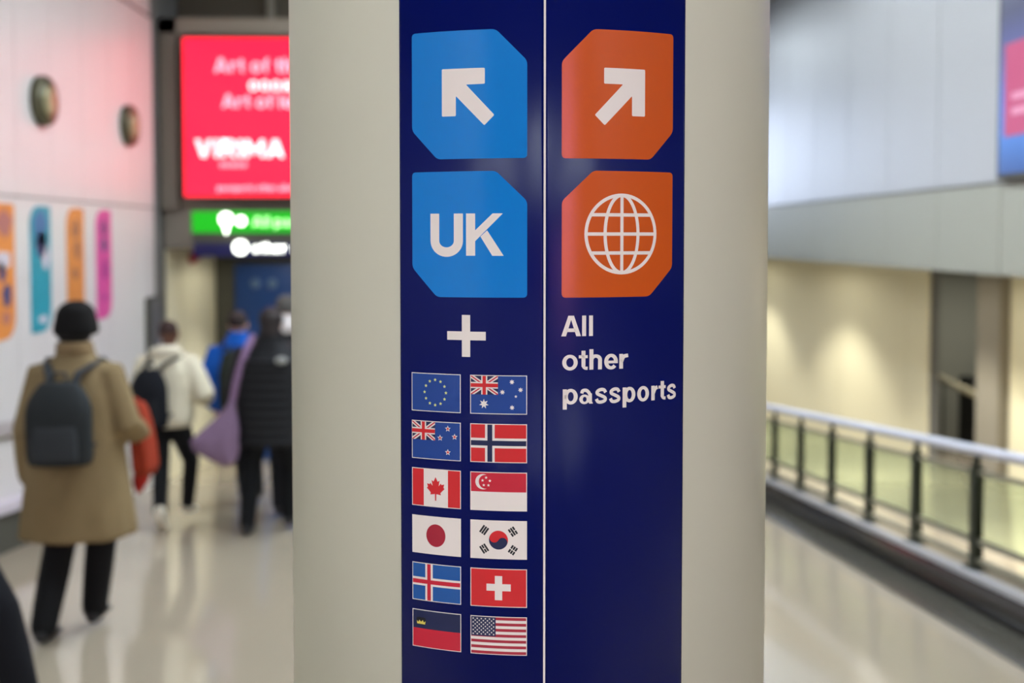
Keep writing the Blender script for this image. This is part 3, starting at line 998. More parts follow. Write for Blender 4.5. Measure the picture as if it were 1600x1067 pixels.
poster(8.665, 0.715, 1.745, 0.39, P_te, [(-.02, .85, .13, .14, A_bl), (.0, .72, .10, .10, A_nv), (.08, .62, .07, .12, A_wh), (.02, .10, .08, .03, A_wh)], 'teal leaf-shaped wall poster with a blue top and pale patch', 2)
poster(9.395, 0.715, 1.745, 0.39, P_or2, [(.0, .84, .08, .08, A_br), (.03, .66, .08, .09, A_br), (-.02, .45, .07, .05, A_br)], 'amber leaf-shaped wall poster directly above the bucket hat', 3)
poster(10.09, 0.715, 1.745, 0.39, P_pk, [(.0, .86, .08, .09, A_pu), (.0, .70, .07, .06, A_nv), (.02, .46, .10, .10, A_mg), (0, .20, .06, .04, A_mg)], 'pink leaf-shaped wall poster, farthest in the row', 4)

# grey door panel on the wall, red sounder
t = thing('wall_cabinet', 'narrow dark grey wall cabinet left of the white jacket walker', 'cabinet', (XL, 11.48, -0.25))
box('body', M_dark, 0.0, 0.05, -0.19, 0.19, 0.0, 1.09, t, bevel=0.006)
box('door', mat('cabinet_door', (96, 94, 92), 0.4), 0.05, 0.065, -0.16, 0.16, 0.03, 1.06, t, bevel=0.003)
box('handle', M_steel, 0.065, 0.08, 0.11, 0.13, 0.45, 0.6, t)
t = thing('alarm_sounder', 'small red alarm sounder on the cream wall beneath the green sign', 'alarm', (XL + 0.02, 12.98, 1.17))
bm = bmesh.new(); bm_tube(bm, [(0, 0, 0.06), (0.05, 0, 0.06), (0.09, 0, 0.06)], [0.07, 0.07, 0.045], 20, caps=False)
finish(bm, 'body', mat('alarm_red', (168, 44, 44), 0.4), t, True)
bm = bmesh.new(); bm_tube(bm, [(0.09, 0, 0.06), (0.12, 0, 0.06)], [0.03, 0.02], 14, caps=False)
finish(bm, 'lens', mat('alarm_lens', (120, 20, 20), 0.3), t, True)

# blue backlit advert at top right
t = thing('advert_lightbox', 'blue advertising lightbox with a pink block on the right wall', 'advert', (XR - 0.01, 7.05, 1.96))
box('case', M_dark, -0.06, 0.0, -1.5, 1.5, 0.0, 2.9, t)
m = bpy.data.materials.new('blue_gradient_face'); m.use_nodes = True
nt = m.node_tree; b_ = nt.nodes['Principled BSDF']
tcn = nt.nodes.new('ShaderNodeTexCoord'); sp_ = nt.nodes.new('ShaderNodeSeparateXYZ'); cr_ = nt.nodes.new('ShaderNodeValToRGB')
mr_ = nt.nodes.new('ShaderNodeMapRange'); mr_.inputs['From Max'].default_value = 2.9
nt.links.new(tcn.outputs['Object'], sp_.inputs[0]); nt.links.new(sp_.outputs['Z'], mr_.inputs['Value']); nt.links.new(mr_.outputs[0], cr_.inputs[0])
e_ = cr_.color_ramp.elements
e_[0].position = 0.0; e_[0].color = (lin(44), lin(70), lin(120), 1)
e_[1].position = 1.0; e_[1].color = (lin(44), lin(54), lin(76), 1)
for pos, c3 in ((0.13, (68, 112, 178)), (0.22, (72, 104, 172)), (0.32, (84, 90, 140)), (0.46, (54, 58, 86))):
    el = e_.new(pos); el.color = (lin(c3[0]), lin(c3[1]), lin(c3[2]), 1)
nt.links.new(cr_.outputs[0], b_.inputs['Base Color']); nt.links.new(cr_.outputs[0], b_.inputs['Emission Color'])
b_.inputs['Emission Strength'].default_value = 0.55; b_.inputs['Roughness'].default_value = 0.3
box('face', m, -0.065, -0.06, -1.46, 1.46, 0.04, 2.86, t)
pk = box('pink_block', mat('pink_block', (176, 76, 112), 0.3, emit=0.12, emit_rgb=(214, 90, 140)), -0.07, -0.066, 0.1, 1.37, 0.34, 1.08, t)
for zz, a, b2 in ((0.88, 0.2, 1.0), (0.62, 0.3, 1.25), (0.5, 0.3, 1.25)):
    box('text_bar', mat('pale_pink_text', (224, 150, 180), 0.4), -0.074, -0.071, a, b2, zz, zz + 0.06, pk)

# ------------------------------------------------------------------ glass railing on the right
XRL = 2.80
GY0, GY1 = 0.9, 16.8
t = thing('glass_railing', 'steel and green glass railing on a dark kerb along the right side', 'railing', (XRL, 10.105, zf(10.105)))
def RS(name, m, x0, x1, y0, y1, h0, h1):
    return loc_sbox(name, m, x0 - XRL, x1 - XRL, y0 - 10.105, y1 - 10.105, h0, h1, t)
RS('skirt', M_kerb, XRL, XRL + 0.14, GY0, GY1, 0.0, 0.13)
# rounded glossy moulding under the cap
bm = bmesh.new()
prof = [(0.0, 0.03), (-0.03, 0.045), (-0.045, 0.07), (-0.045, 0.11), (-0.03, 0.17), (0.02, 0.18), (0.02, 0.03)]
for yy in (GY0, GY1):
    for (px_, pz_) in prof:
        bm.verts.new((px_ + 0.002, yy - 10.105, pz_ + SLOPE * (yy - 10.105)))
bm.verts.ensure_lookup_table(); n = len(prof)
for k in range(n):
    f = bm.faces.new((bm.verts[k], bm.verts[(k + 1) % n], bm.verts[n + (k + 1) % n], bm.verts[n + k]))
    f.smooth = k < 5
bm.faces.new([bm.verts[k] for k in range(n)]); bm.faces.new([bm.verts[n + k] for k in range(n)])
finish(bm, 'moulding', mat('black_rubber_moulding', (46, 44, 42), 0.25, spec=0.8), t)
RS('kerb_cap', M_steel, XRL - 0.035, XRL + 0.02, GY0, GY1, 0.18, 0.215)
RS('skirt_reflection', mat('skirt_reflection_dark', (84, 82, 74), 0.12, spec=0.8, ior=1.8), XRL - 0.30, XRL, GY0, GY1, 0.0, 0.004)  # dark strip painting the skirt's mirror image onto the floor
RS('kerb_deck', mat('deck_beige', (150, 140, 122), 0.5), XRL + 0.021, XRL + 0.16, GY0, GY1, 0.13, 0.208)
bm = bmesh.new()
bm_tube(bm, [(0.05, GY0 - 10.105, 0.903 + SLOPE * (GY0 - 10.105)), (0.05, GY1 - 10.105, 0.903 + SLOPE * (GY1 - 10.105))], [(0.04, 0.032)] * 2, 20)
finish(bm, 'handrail', mat('handrail_steel', (188, 192, 202), 0.35, metal=0.25), t, True)
PS = 0.835
ys = [10.105 + PS * k for k in range(-10, 8)]
def post_mesh():
    bm = bmesh.new()
    bm_box(bm, 0.022, 0.078, -0.032, 0.032, 0.21, 0.81)
    bm_box(bm, 0.035, 0.065, -0.014, 0.014, 0.81, 0.875)
    bm_box(bm, 0.0, 0.10, -0.065, 0.065, 0.206, 0.222)
    for hz in (0.36, 0.71):
        bm_box(bm, 0.030, 0.070, -0.05, 0.05, hz, hz + 0.045)
    me = bpy.data.meshes.new('post'); bm.to_mesh(me); bm.free(); me.materials.append(M_post)
    return me
pm = post_mesh()
for yy in ys:
    o = link('post', pm, None, t)
    o.location = (0, yy - 10.105, zf(yy - 10.105))
gm = None
for i in range(len(ys) - 1):
    a, b2 = ys[i] + 0.035, ys[i + 1] - 0.035
    if gm is None:
        y0 = ys[i]
        o = loc_sbox('glass_pane', M_glass, 0.045, 0.055, a - y0, b2 - y0, 0.385, 0.77, t); gm = o.data
        c1 = loc_sbox('top_channel', mat('channel_grey', (140, 138, 120), 0.4, metal=0.4), 0.038, 0.062, a - y0, b2 - y0, 0.765, 0.79, t)
        c2 = loc_sbox('bottom_channel', MATS['channel_grey'], 0.036, 0.064, a - y0, b2 - y0, 0.36, 0.395, t)
        c3 = loc_sbox('lower_rail', MATS['channel_grey'], 0.036, 0.064, a - y0, b2 - y0, 0.255, 0.28, t)
        objs = (o, c1, c2, c3)
    else:
        objs = tuple(q.copy() for q in protos)
        for q in objs:
            C.objects.link(q); q.parent = t
    if i == 0:
        protos = objs
    for q in objs:
        q.location = (0, ys[i] - 10.105, zf(ys[i] - 10.105))

# ================================================================== PEOPLE
SKIN_D = mat('dark_brown_skin', (96, 62, 48), 0.55)
SKIN_L = mat('light_skin', (206, 160, 136), 0.55)
HAIR_B = mat('black_hair', (20, 18, 18), 0.7, bump=0.4, bscale=60)
EYE = mat('eye_white', (230, 228, 220), 0.2)
MOUTH = mat('lip_colour', (140, 80, 72), 0.5)
CLOTH = {}


def cloth(name, rgb, rough=0.85):
    return mat(name, rgb, rough, spec=0.2, var=0.12, vscale=9, bump=0.25, bscale=35)


def V(*a): return Vector(a)


def arm_pts(sh, el, wr): return [V(*sh), V(*el), V(*wr)]


def hand(bm, wr, d, thumb_dir, curl_dir, s=1.0):
    """palm, four fingers of unequal length and a thumb, all fused with the body skin"""
    d = Vector(d).normalized()
    sd = Vector(thumb_dir); sd = (sd - d * sd.dot(d)).normalized()
    cd = Vector(curl_dir); cd = (cd - d * cd.dot(d) - sd * cd.dot(sd)).normalized()
    wr = Vector(wr)
    p1 = wr + d * 0.05 * s; p2 = wr + d * 0.095 * s
    bm_tube(bm, [wr, p1, p2], [(0.027 * s, 0.02 * s), (0.042 * s, 0.016 * s), (0.042 * s, 0.014 * s)], 12, up=sd)
    for off, L in ((0.034, .068), (0.0115, .078), (-0.0115, .072), (-0.034, .056)):
        a = p2 + sd * off * s - d * 0.005
        b = a + (d * .93 + cd * .35 + sd * off * 1.2) * L * .5 * s
        c = b + (d * .55 + cd * .83) * L * .32 * s
        e = c + (d * .1 + cd * .99) * L * .22 * s
        bm_tube(bm, [a, b, c, e], [.0092 * s, .0088 * s, .008 * s, .007 * s], 8)
    a = wr + d * 0.028 * s + sd * 0.028 * s
    b = a + (d * .6 + sd * .75 + cd * .2) * 0.035 * s
    c = b + (d * .85 + sd * .25 + cd * .45) * 0.03 * s
    bm_tube(bm, [a, b, c], [.013 * s, .011 * s, .009 * s], 8)


def leg_chain(L):
    return [V(*p) for p in L]


def person(label, loc, heading, H, legs, arms, skin, build=1.0, lean=0.0):
    """faces +Y in its own space, right is +X; joints given for a 1.75 m figure"""
    t = thing('person', label, 'person', loc, heading)
    s = H / 1.75
    t.scale = (s, s, s)
    P = dict(legs=legs, arms=arms, lean=lean, build=build)
    bm = bmesh.new()
    w_ = build
    ly = lambda z: lean * max(0, z - 0.9)
    P['ly'] = ly
    bm_loft(bm, [(0.84, 0, 0, .15 * w_, .10 * w_), (0.92, 0, 0, .165 * w_, .11 * w_), (1.02, 0, ly(1.02), .15 * w_, .10 * w_), (1.12, 0, ly(1.12), .14 * w_, .095 * w_),
                 (1.28, 0, ly(1.28), .165 * w_, .11 * w_), (1.38, 0, ly(1.38), .17 * w_, .10 * w_), (1.45, 0, ly(1.45), .12 * w_, .07)], 24)
    nk = ly(1.5)
    bm_tube(bm, [(0, nk, 1.42), (0, nk + .005, 1.5), (0, nk + .015, 1.56)], [.062, .054, .055], 14)
    hy = ly(1.62) + 0.015
    # head: cranium, face, jaw, nose, ears, brow
    bm_ball(bm, (0, hy - .01, 1.655), (.076, .094, .092), 20)
    bm_ball(bm, (0, hy + .028, 1.605), (.060, .066, .082), 18)
    bm_ball(bm, (0, hy + .048, 1.558), (.034, .038, .026), 12)
    bm_tube(bm, [(0, hy + .088, 1.645), (0, hy + .108, 1.608)], [.009, .015], 8)
    bm_ball(bm, (0, hy + .078, 1.662), (.045, .014, .010), 10)
    for sx in (-1, 1):
        bm_ball(bm, (sx * .078, hy - .005, 1.625), (.010, .020, .031), 10)
    for side, sx in (('L', -1), ('R', 1)):
        sh, el, wr = arms[side][:3]
        bm_tube(bm, [(sx * .12, ly(1.4), 1.40), sh, (V(*sh) * .5 + V(*el) * .5), el, (V(*el) * .6 + V(*wr) * .4), wr], [.06, .056, .046, .038, .037, .025], 12)
        d = (V(*wr) - V(*el)).normalized()
        td, cd = arms[side][3:5] if len(arms[side]) > 3 else ((0, 1, 0), (-sx, 0, 0))
        hand(bm, wr, d, td, cd)
        hp, kn, an = legs[side][:3]
        bm_tube(bm, [hp, (V(*hp) * .5 + V(*kn) * .5), kn, (V(*kn) * .65 + V(*an) * .35), an], [.088, .074, .054, .056, .038], 14)
        toe = legs[side][3]
        bm_tube(bm, [V(*an) + V(0, -.01, -.03), V(*toe)], [(.035, .035), (.04, .018)], 10)
    fused(bm, 'body', skin, t, 0.0075, 2)
    for sx in (-1, 1):
        bm = bmesh.new(); bm_ball(bm, (sx * .031, hy + .083, 1.640), (.012, .009, .009), 10); finish(bm, 'eye', EYE, t, True)
        bm = bmesh.new(); bm_ball(bm, (sx * .031, hy + .0905, 1.640), (.0055, .003, .0055), 8); finish(bm, 'iris', HAIR_B, t, True)
    bm = bmesh.new(); bm_tube(bm, [(-.022, hy + .086, 1.582), (0, hy + .092, 1.583), (.022, hy + .086, 1.582)], [.005, .007, .005], 8); finish(bm, 'mouth', MOUTH, t, True)
    P['hy'] = hy
    return t, P


def trousers(t, P, m, r=1.0, hem=0.0):
    bm = bmesh.new()
    w_ = P['build']
    bm_loft(bm, [(0.82, 0, 0, .165 * w_, .115 * w_), (0.93, 0, 0, .182 * w_, .127 * w_), (1.03, 0, 0, .165 * w_, .115 * w_)], 24)
    for side in 'LR':
        hp, kn, an = [V(*q) for q in P['legs'][side][:3]]
        an2 = an + (kn - an) * hem
        bm_tube(bm, [hp, hp * .5 + kn * .5, kn, kn * .5 + an2 * .5, an2], [.108 * r, .092 * r, .073 * r, .070 * r, .060 * r], 16)
    return fused(bm, 'trousers', m, t, 0.011, 3)


def shoes(t, P, m, sole=None):
    for side in 'LR':
        kn, an, toe = [V(*q) for q in P['legs'][side][1:4]]
        d = (toe - an); d.z = 0
        bm = bmesh.new()
        heel = an + (an - toe).normalized() * 0.03
        ax = (toe - an).normalized()
        sx = ax.cross(V(0, 0, 1)).normalized()
        nrm = sx.cross(ax)
        bottom = lambda p, h: p
        bm_tube(bm, [an + V(0, 0, .04), an + V(0, 0, -.005)], [.048, .052], 12)
        bm_tube(bm, [an - ax * .03 + V(0, 0, -.035), an + ax * .09 + nrm * -.01 + V(0, 0, -.0), toe], [(.042, .042), (.047, .036), (.042, .022)], 12, up=sx)
        o = fused(bm, 'shoe', m, t, 0.008, 2)


def sleeves(bm, P, r0=.078, r1=.062, cuff=.052, short=0.0):
    for side, sx in (('L', -1), ('R', 1)):
        sh, el, wr = [V(*q) for q in P['arms'][side][:3]]
        e = wr + (el - wr) * short
        bm_tube(bm, [V(sx * .11, sh.y, sh.z + .0), sh, sh * .5 + el * .5, el, el * .5 + e * .5, e], [r0, r0, r0 * .93, r1, r1 * .97, cuff], 14)


def backpack(label, t, cy, cz, wd, hh, dp, m, m2, P, roundtop=0.9, cx=0.0):
    """rests on the back (-Y side) of person t"""
    b = thing('backpack', label, 'backpack', t.location, t.rotation_euler[2])
    b.scale = t.scale
    bm = bmesh.new()
    n = 9
    bm_loft(bm, [(cz - hh / 2 + hh * k / n, cx, cy - dp * (.02 + .1 * math.sin(PI * k / n)),
                  wd / 2 * (1 - .5 * max(0, (k / n - .62) / .38) ** 2 * roundtop) * (1 if k else .93),
                  dp / 2 * (1 - .45 * max(0, (k / n - .6) / .4) ** 2)) for k in range(n + 1)], 30)
    fused(bm, 'main_compartment', m, b, 0.012, 4)
    bm = bmesh.new()
    bm_loft(bm, [(cz - hh * .42 + hh * .42 * k / 5, cx, cy - dp * .52, wd * .36 * (1 - .12 * (k / 5) ** 3), dp * .16 * (1 - .3 * (k / 5) ** 3)) for k in range(6)], 24)
    fused(bm, 'front_pocket', m2, b, 0.01, 2)
    bm = bmesh.new()
    bm_tube(bm, [(cx - .035, cy + .0, cz + hh / 2 - .01), (cx - .03, cy, cz + hh / 2 + .045), (cx + .03, cy, cz + hh / 2 + .045), (cx + .035, cy, cz + hh / 2 - .01)], [.009] * 4, 8)
    finish(bm, 'handle', m2, b, True)
    yb = cy + dp / 2
    for sx in (-1, 1):
        bm = bmesh.new()
        top = V(sx * .135, P['ly'](1.43), 1.47)
        bm_tube(bm, [(cx + sx * .05, cy + dp * .1, cz + hh / 2 - .05), (cx * .5 + sx * .075, yb - .02, cz + hh / 2 + .04), (sx * .11, P['ly'](1.42) - .10, 1.44), tuple(top),
                     (sx * .145, P['ly'](1.4) + .125, 1.40), (sx * .16, .155, 1.22), (sx * .185, .10, 1.06), (sx * .12 + cx, yb - .02, cz - hh / 2 + .08)], [(.022, .008)] * 8, 10, up=(1, 0, 0))
        finish(bm, 'shoulder_strap', m2, b, True)
    return b


# --- coat walker -------------------------------------------------
CO = cloth('camel_coat_wool', (132, 115, 84))
legsA = {'L': ((-.09, 0, .90), (-.10, .02, .50), (-.115, -.20, .10), (-.12, -.03, .03)),
         'R': ((.09, 0, .90), (.075, .14, .50), (.035, .12, .085), (.03, .30, .03))}
armsA = {'L': ((-.175, .0, 1.385), (-.245, -.03, 1.10), (-.265, .05, .84)),
         'R': ((.175, 0, 1.385), (.265, -.03, 1.13), (.27, .20, 1.02), (0, .2, 1), (-1, 0, 0))}
tA, PA = person('person in long camel coat and black bucket hat walking away with a backpack', (-2.13, 5.52, zf(5.52)), 0.03, 1.735, legsA, armsA, SKIN_D, 1.0)
trousers(tA, PA, cloth('black_trousers', (24, 24, 26)), 1.12, 0.02)
shoes(tA, PA, mat('black_leather', (22, 22, 24), 0.5))
bm = bmesh.new()
fold = lambda a, z: (0.035 * math.sin(a * 7 + 1) + .02 * math.sin(a * 11)) * max(0, min(1, (1.0 - z) / .5))
bm_loft(bm, [(0.53, 0, .0, .29, .20), (0.59, 0, .0, .287, .198), (.75, 0, 0, .268, .19), (0.95, 0, 0, .245, .172), (1.12, 0, 0, .225, .16), (1.28, 0, 0, .215, .15), (1.38, 0, 0, .185, .13),
             (1.44, 0, 0, .16, .105), (1.49, 0, -.005, .095, .085), (1.54, 0, -.01, .078, .078)], 64, fold)
sleeves(bm, PA, .082, .074, .062, -.02)
fused(bm, 'coat', CO, tA, 0.012, 4)
bm = bmesh.new()
bm_loft(bm, [(1.49, 0, -.005, .10, .09), (1.53, 0, -.012, .092, .092), (1.56, 0, -.016, .086, .088)], 24)
fused(bm, 'collar', cloth('coat_collar', (134, 114, 84)), tA, 0.009, 2)
bm = bmesh.new()
hy = PA['hy']
bm_loft(bm, [(1.592, 0, hy - .004, .096, .108), (1.606, 0, hy - .004, .110, .124), (1.64, 0, hy - .005, .108, .120), (1.68, 0, hy - .006, .099, .112), (1.72, 0, hy - .008, .092, .104), (1.752, 0, hy - .008, .070, .082), (1.774, 0, hy - .008, .030, .04)], 30)
fused(bm, 'bucket_hat', cloth('black_hat_felt', (18, 17, 17)), tA, 0.009, 3)
bm = bmesh.new()
bm_ball(bm, (0, hy - .035, 1.60), (.09, .075, .06), 18)
fused(bm, 'hair', HAIR_B, tA, 0.009, 2)
backpack('dark slate backpack on the back of the camel coat walker', tA, -.235, 1.165, .33, .42, .16, cloth('slate_backpack', (44, 48, 50)), cloth('slate_straps', (56, 60, 64)), PA)

# carried red bag (orange-red shopping bag)
t = thing('carry_bag', 'orange-red cloth bag carried at the right side of the camel coat walker', 'bag', (-1.85, 5.72, 0.20))
RB = cloth('orange_red_cloth', (146, 54, 34))
bm = bmesh.new()
bm_loft(bm, [(0.0, 0.01, 0, .04, .08), (.05, .01, 0, .06, .11), (.17, 0, 0, .058, .11), (.27, -.01, 0, .052, .09), (.36, -.02, 0, .042, .06), (.40, -.03, 0, .032, .04)], 30,
        lambda a, z: .10 * math.sin(a * 5) + .05 * math.sin(a * 9 + 1))
fused(bm, 'bag_body', RB, t, 0.01, 2)
bm = bmesh.new()
bm_tube(bm, [(-.03, .03, .37), (-.04, .03, .41), (-.05, .0, .42), (-.04, -.02, .41), (-.03, -.02, .37)], [.008] * 5, 8)
finish(bm, 'handle', RB, t, True)
bm = bmesh.new()
bm_loft(bm, [(-.10, -.03, 0, .015, .02), (-.04, -.02, 0, .04, .05), (.03, 0, 0, .05, .07)], 16)
fused(bm, 'hanging_corner', cloth('dark_red_cloth', (170, 42, 36)), t, 0.01, 2)

# --- white jacket walker ------------------------------------------
legsB = {'L': ((-.08, 0, .90), (-.06, .0, .50), (.02, -.26, .16), (.03, -.20, .03)),
         'R': ((.08, 0, .90), (.13, .20, .52), (.06, .30, .10), (.07, .47, .03))}
armsB = {'L': ((-.19, .03, 1.38), (-.25, .0, 1.12), (-.22, .16, .92)),
         'R': ((.19, .03, 1.38), (.32, -.02, 1.14), (.26, .2, 1.06), (0, 0, 1), (-1, 0, 0))}
WJ = cloth('cream_white_jacket', (214, 208, 184))
tB, PB = person('person in cream white jacket and white trainers walking away with a black backpack', (-2.66, 8.85, zf(8.85)), -0.05, 1.745, legsB, armsB, SKIN_D, 1.0, 0.06)
trousers(tB, PB, cloth('black_slim_trousers', (22, 23, 25)), 0.95, 0.04)
shoes(tB, PB, mat('white_trainers', (214, 208, 190), 0.5))
bm = bmesh.new()
ly = PB['ly']
bm_loft(bm, [(0.86, 0, 0, .20, .145), (0.92, 0, 0, .225, .165), (1.05, 0, ly(1.05), .222, .165), (1.2, 0, ly(1.2), .235, .17), (1.32, 0, ly(1.32), .24, .165), (1.40, 0, ly(1.4), .215, .14),
             (1.46, 0, ly(1.46), .15, .11), (1.51, 0, ly(1.51), .10, .095), (1.54, 0, ly(1.54), .085, .085)], 40, lambda a, z: .02 * math.sin(a * 6 + z * 20))
sleeves(bm, PB, .095, .085, .055)
fused(bm, 'jacket', WJ, tB, 0.012, 4)
bm = bmesh.new()
bm_ball(bm, (0, ly(1.5) - .07, 1.49), (.14, .07, .055), 20)
fused(bm, 'hood', cloth('jacket_hood', (218, 212, 190)), tB, 0.01, 3)
bm = bmesh.new()
bm_ball(bm, (0, PB['hy'] - .018, 1.672), (.079, .093, .080), 18)
fused(bm, 'hair', mat('dark_brown_hair', (52, 34, 30), 0.8), tB, 0.008, 1)
backpack('black backpack on the back of the white jacket walker', tB, -.255, 1.13, .31, .48, .17, cloth('black_backpack', (22, 24, 30)), cloth('black_straps', (28, 30, 34)), PB, 1.0, -.055)

# --- black coat walker ---------------------------------------------
legsC = {'L': ((-.09, 0, .90), (-.16, -.02, .50), (-.17, -.12, .09), (-.175, .06, .03)),
         'R': ((.09, 0, .90), (.11, .14, .50), (.10, .16, .085), (.14, .34, .03))}
armsC = {'L': ((-.20, 0, 1.38), (-.27, -.02, 1.10), (-.22, .18, .95)),
         'R': ((.20, 0, 1.38), (.27, 0, 1.10), (.24, .18, .95))}
BP = cloth('black_puffer', (26, 27, 30), 0.6)
tC, PC = person('person in black puffer coat with a lilac bag on one shoulder', (-1.72, 8.52, zf(8.52)), 0.0, 1.83, legsC, armsC, SKIN_L, 1.1)
trousers(tC, PC, cloth('black_jeans', (18, 19, 22)), 1.0, 0.02)
shoes(tC, PC, mat('black_boots', (20, 20, 22), 0.5))
bm = bmesh.new()
st = []
zz = 0.70
while zz < 1.36:
    st.append((zz, 0, 0, .262 - .03 * abs(zz - 1.1), .18)); st.append((zz + .035, 0, 0, .285 - .03 * abs(zz - 1.1), .20)); zz += .07
st += [(1.37, 0, 0, .24, .16), (1.43, 0, 0, .18, .13), (1.50, 0, 0, .11, .11), (1.57, 0, 0, .095, .10)]
bm_loft(bm, st, 44)
sleeves(bm, PC, .10, .088, .065)
fused(bm, 'coat', BP, tC, 0.011, 2)
bm = bmesh.new()
bm_ball(bm, (0, PC['hy'] - .02, 1.665), (.094, .106, .100), 20)
bm_ball(bm, (0, PC['hy'] - .055, 1.58), (.085, .07, .10), 18)
fused(bm, 'hair', mat('brown_black_hair', (30, 22, 22), 0.7), tC, 0.009, 2)
bm = bmesh.new()
bm_tube(bm, [(.115, -.208, 1.37), (.115, -.19, 1.37)], [(.045, .03)] * 2, 16, caps=False)
finish(bm, 'shoulder_badge', mat('pale_badge', (150, 152, 150), 0.6), tC, True)

# lilac tote hanging from the shoulder
t = thing('tote_bag', 'lilac tote bag hanging from the shoulder of the black coat walker', 'bag', (-2.10, 8.36, -0.33))
LB = cloth('lilac_cloth', (124, 102, 128))
bm = bmesh.new()
def tri(z):
    return z
bm_loft(bm, [(0.0, .06, 0, .03, .05), (0.04, .03, 0, .10, .08), (0.12, -.03, 0, .175, .095), (0.20, -.045, 0, .185, .095), (.29, .01, 0, .14, .08), (.38, .055, 0, .085, .06), (.46, .085, 0, .042, .045), (.52, .10, 0, .022, .03)], 40,
        lambda a, z: .05 * math.sin(a * 6 + 2) + .03 * math.sin(a * 10))
fused(bm, 'bag_body', LB, t, 0.011, 3)
bm = bmesh.new()
bm_tube(bm, [(.10, 0, .50), (.13, .0, .66), (.175, .0, .82), (.225, .02, .95), (.25, .10, 1.03)], [(.028, .010)] * 5, 12, up=(1, .3, 0))
finish(bm, 'shoulder_strap', cloth('lilac_strap', (132, 106, 138)), t, True)

# --- blue jacket walker -----------------------------------------------
legsD = {'L': ((-.07, 0, .90), (.0, .1, .50), (.05, .02, .085), (.05, .20, .03)),
         'R': ((.07, 0, .90), (.10, .12, .50), (.11, .24, .085), (.11, .42, .03))}
armsD = {'L': ((-.20, 0, 1.38), (-.29, -.02, 1.12), (-.26, .12, .90)),
         'R': ((.19, 0, 1.38), (.22, .06, 1.12), (.14, .24, 1.06))}
tD, PD = person('person in bright blue jacket with a dark green backpack behind the lilac bag', (-2.32, 9.95, zf(9.95)), 0.0, 1.86, legsD, armsD, SKIN_L, 1.0)
trousers(tD, PD, cloth('dark_trousers', (26, 28, 34)), 0.95, 0.02)
shoes(tD, PD, mat('dark_shoes', (30, 30, 32), 0.5))
BJ = cloth('bright_blue_jacket', (24, 88, 180))
bm = bmesh.new()
bm_loft(bm, [(0.86, 0, 0, .20, .14), (0.95, 0, 0, .215, .155), (1.15, 0, 0, .22, .155), (1.30, 0, 0, .235, .16), (1.39, 0, 0, .205, .135), (1.46, 0, 0, .14, .11), (1.52, 0, 0, .095, .095), (1.57, 0, 0, .085, .09)], 36)
sleeves(bm, PD, .085, .075, .055)
fused(bm, 'jacket', BJ, tD, 0.012, 3)
bm = bmesh.new(); bm_ball(bm, (0, PD['hy'] - .02, 1.67), (.085, .098, .088), 18)
fused(bm, 'hair', mat('dark_short_hair', (44, 34, 34), 0.8), tD, 0.009, 1)
backpack('dark olive backpack on the back of the blue jacket walker', tD, -.22, 1.13, .33, .56, .17, cloth('olive_backpack', (44, 50, 44)), cloth('olive_straps', (36, 40, 38)), PD, .5, .05)

# --- walker in grey cap half hidden by the column ------------------------
legsE = {'L': ((-.09, 0, .90), (-.09, .10, .50), (-.08, .05, .085), (-.08, .22, .03)),
         'R': ((.09, 0, .90), (.09, .02, .50), (.09, -.18, .10), (.09, -.03, .03))}
tE, PE = person('person in grey cap and dark jacket half hidden by the column', (-1.72, 9.25, zf(9.25)), 0.1, 1.95, legsE, armsD, SKIN_L, 1.05)
trousers(tE, PE, cloth('charcoal_trousers', (34, 34, 38)), 1.0, 0.02)
shoes(tE, PE, mat('dark_shoes', (30, 30, 32), 0.5))
bm = bmesh.new()
bm_loft(bm, [(0.82, 0, 0, .21, .15), (0.95, 0, 0, .225, .165), (1.15, 0, 0, .23, .165), (1.30, 0, 0, .24, .165), (1.39, 0, 0, .205, .135), (1.46, 0, 0, .14, .11), (1.54, 0, 0, .095, .095)], 36)
sleeves(bm, PE, .09, .08, .055)
fused(bm, 'jacket', cloth('charcoal_jacket', (46, 46, 48)), tE, 0.012, 3)
bm = bmesh.new()
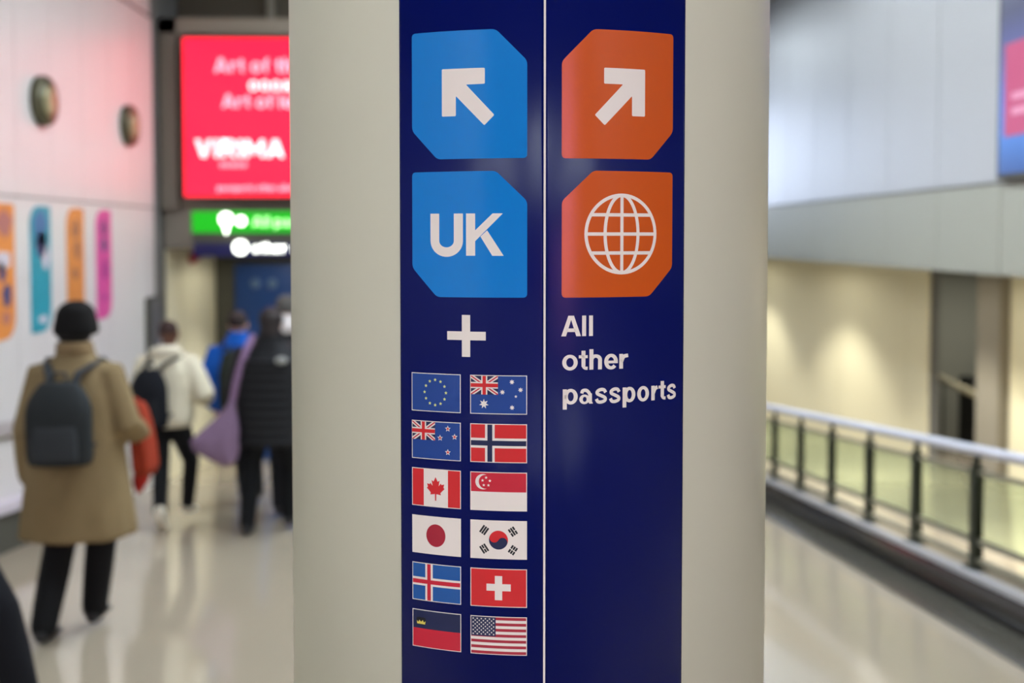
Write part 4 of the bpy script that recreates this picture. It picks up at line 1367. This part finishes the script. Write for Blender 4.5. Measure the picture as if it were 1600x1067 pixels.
bm_loft(bm, [(1.48, 0, 0, .125, .12), (1.54, 0, 0, .13, .125), (1.60, 0, 0.005, .11, .11), (1.63, 0, 0.005, .09, .10)], 28)
fused(bm, 'white_scarf', cloth('white_scarf', (216, 210, 208)), tE, 0.01, 3)
bm = bmesh.new()
bm_loft(bm, [(1.64, 0, PE['hy'] - .01, .094, .108), (1.70, 0, PE['hy'] - .01, .096, .110), (1.75, 0, PE['hy'] - .01, .082, .095), (1.775, 0, PE['hy'] - .01, .04, .05)], 24)
bm_ball(bm, (0, PE['hy'] + .10, 1.655), (.07, .07, .010), 14)
fused(bm, 'cap', cloth('grey_cap', (84, 82, 80)), tE, 0.009, 2)

# --- walker cut by the left edge of the frame: striding away to the left ---
legsF = {'L': ((-.09, 0, .90), (-.10, .30, .56), (-.09, .34, .11), (-.09, .52, .035)),
         'R': ((.09, 0, .90), (.10, -.30, .50), (.10, -.40, .15), (.10, -.30, .03))}
armsF = {'L': ((-.20, 0, 1.38), (-.26, -.12, 1.12), (-.22, .05, .92)),
         'R': ((.20, 0, 1.38), (.26, .10, 1.12), (.22, .3, 1.0))}
tF, PF = person('person in black at the left frame edge, one dark trouser leg trailing into view', (-2.155, 3.95, zf(3.95)), 1.35, 1.75, legsF, armsF, SKIN_L, 1.05)
trousers(tF, PF, cloth('black_wide_trousers', (20, 21, 26)), 1.05, 0.0)
shoes(tF, PF, mat('black_leather', (22, 22, 24), 0.5))
bm = bmesh.new()
bm_loft(bm, [(0.80, 0, 0, .21, .155), (0.95, 0, 0, .225, .165), (1.15, 0, 0, .23, .165), (1.30, 0, 0, .24, .165), (1.39, 0, 0, .205, .135), (1.46, 0, 0, .14, .11), (1.54, 0, 0, .095, .095)], 36)
sleeves(bm, PF, .09, .08, .055)
fused(bm, 'jacket', cloth('black_jacket', (24, 25, 30)), tF, 0.012, 3)
bm = bmesh.new(); bm_ball(bm, (0, PF['hy'] - .02, 1.67), (.085, .098, .088), 18)
fused(bm, 'hair', HAIR_B, tF, 0.009, 1)
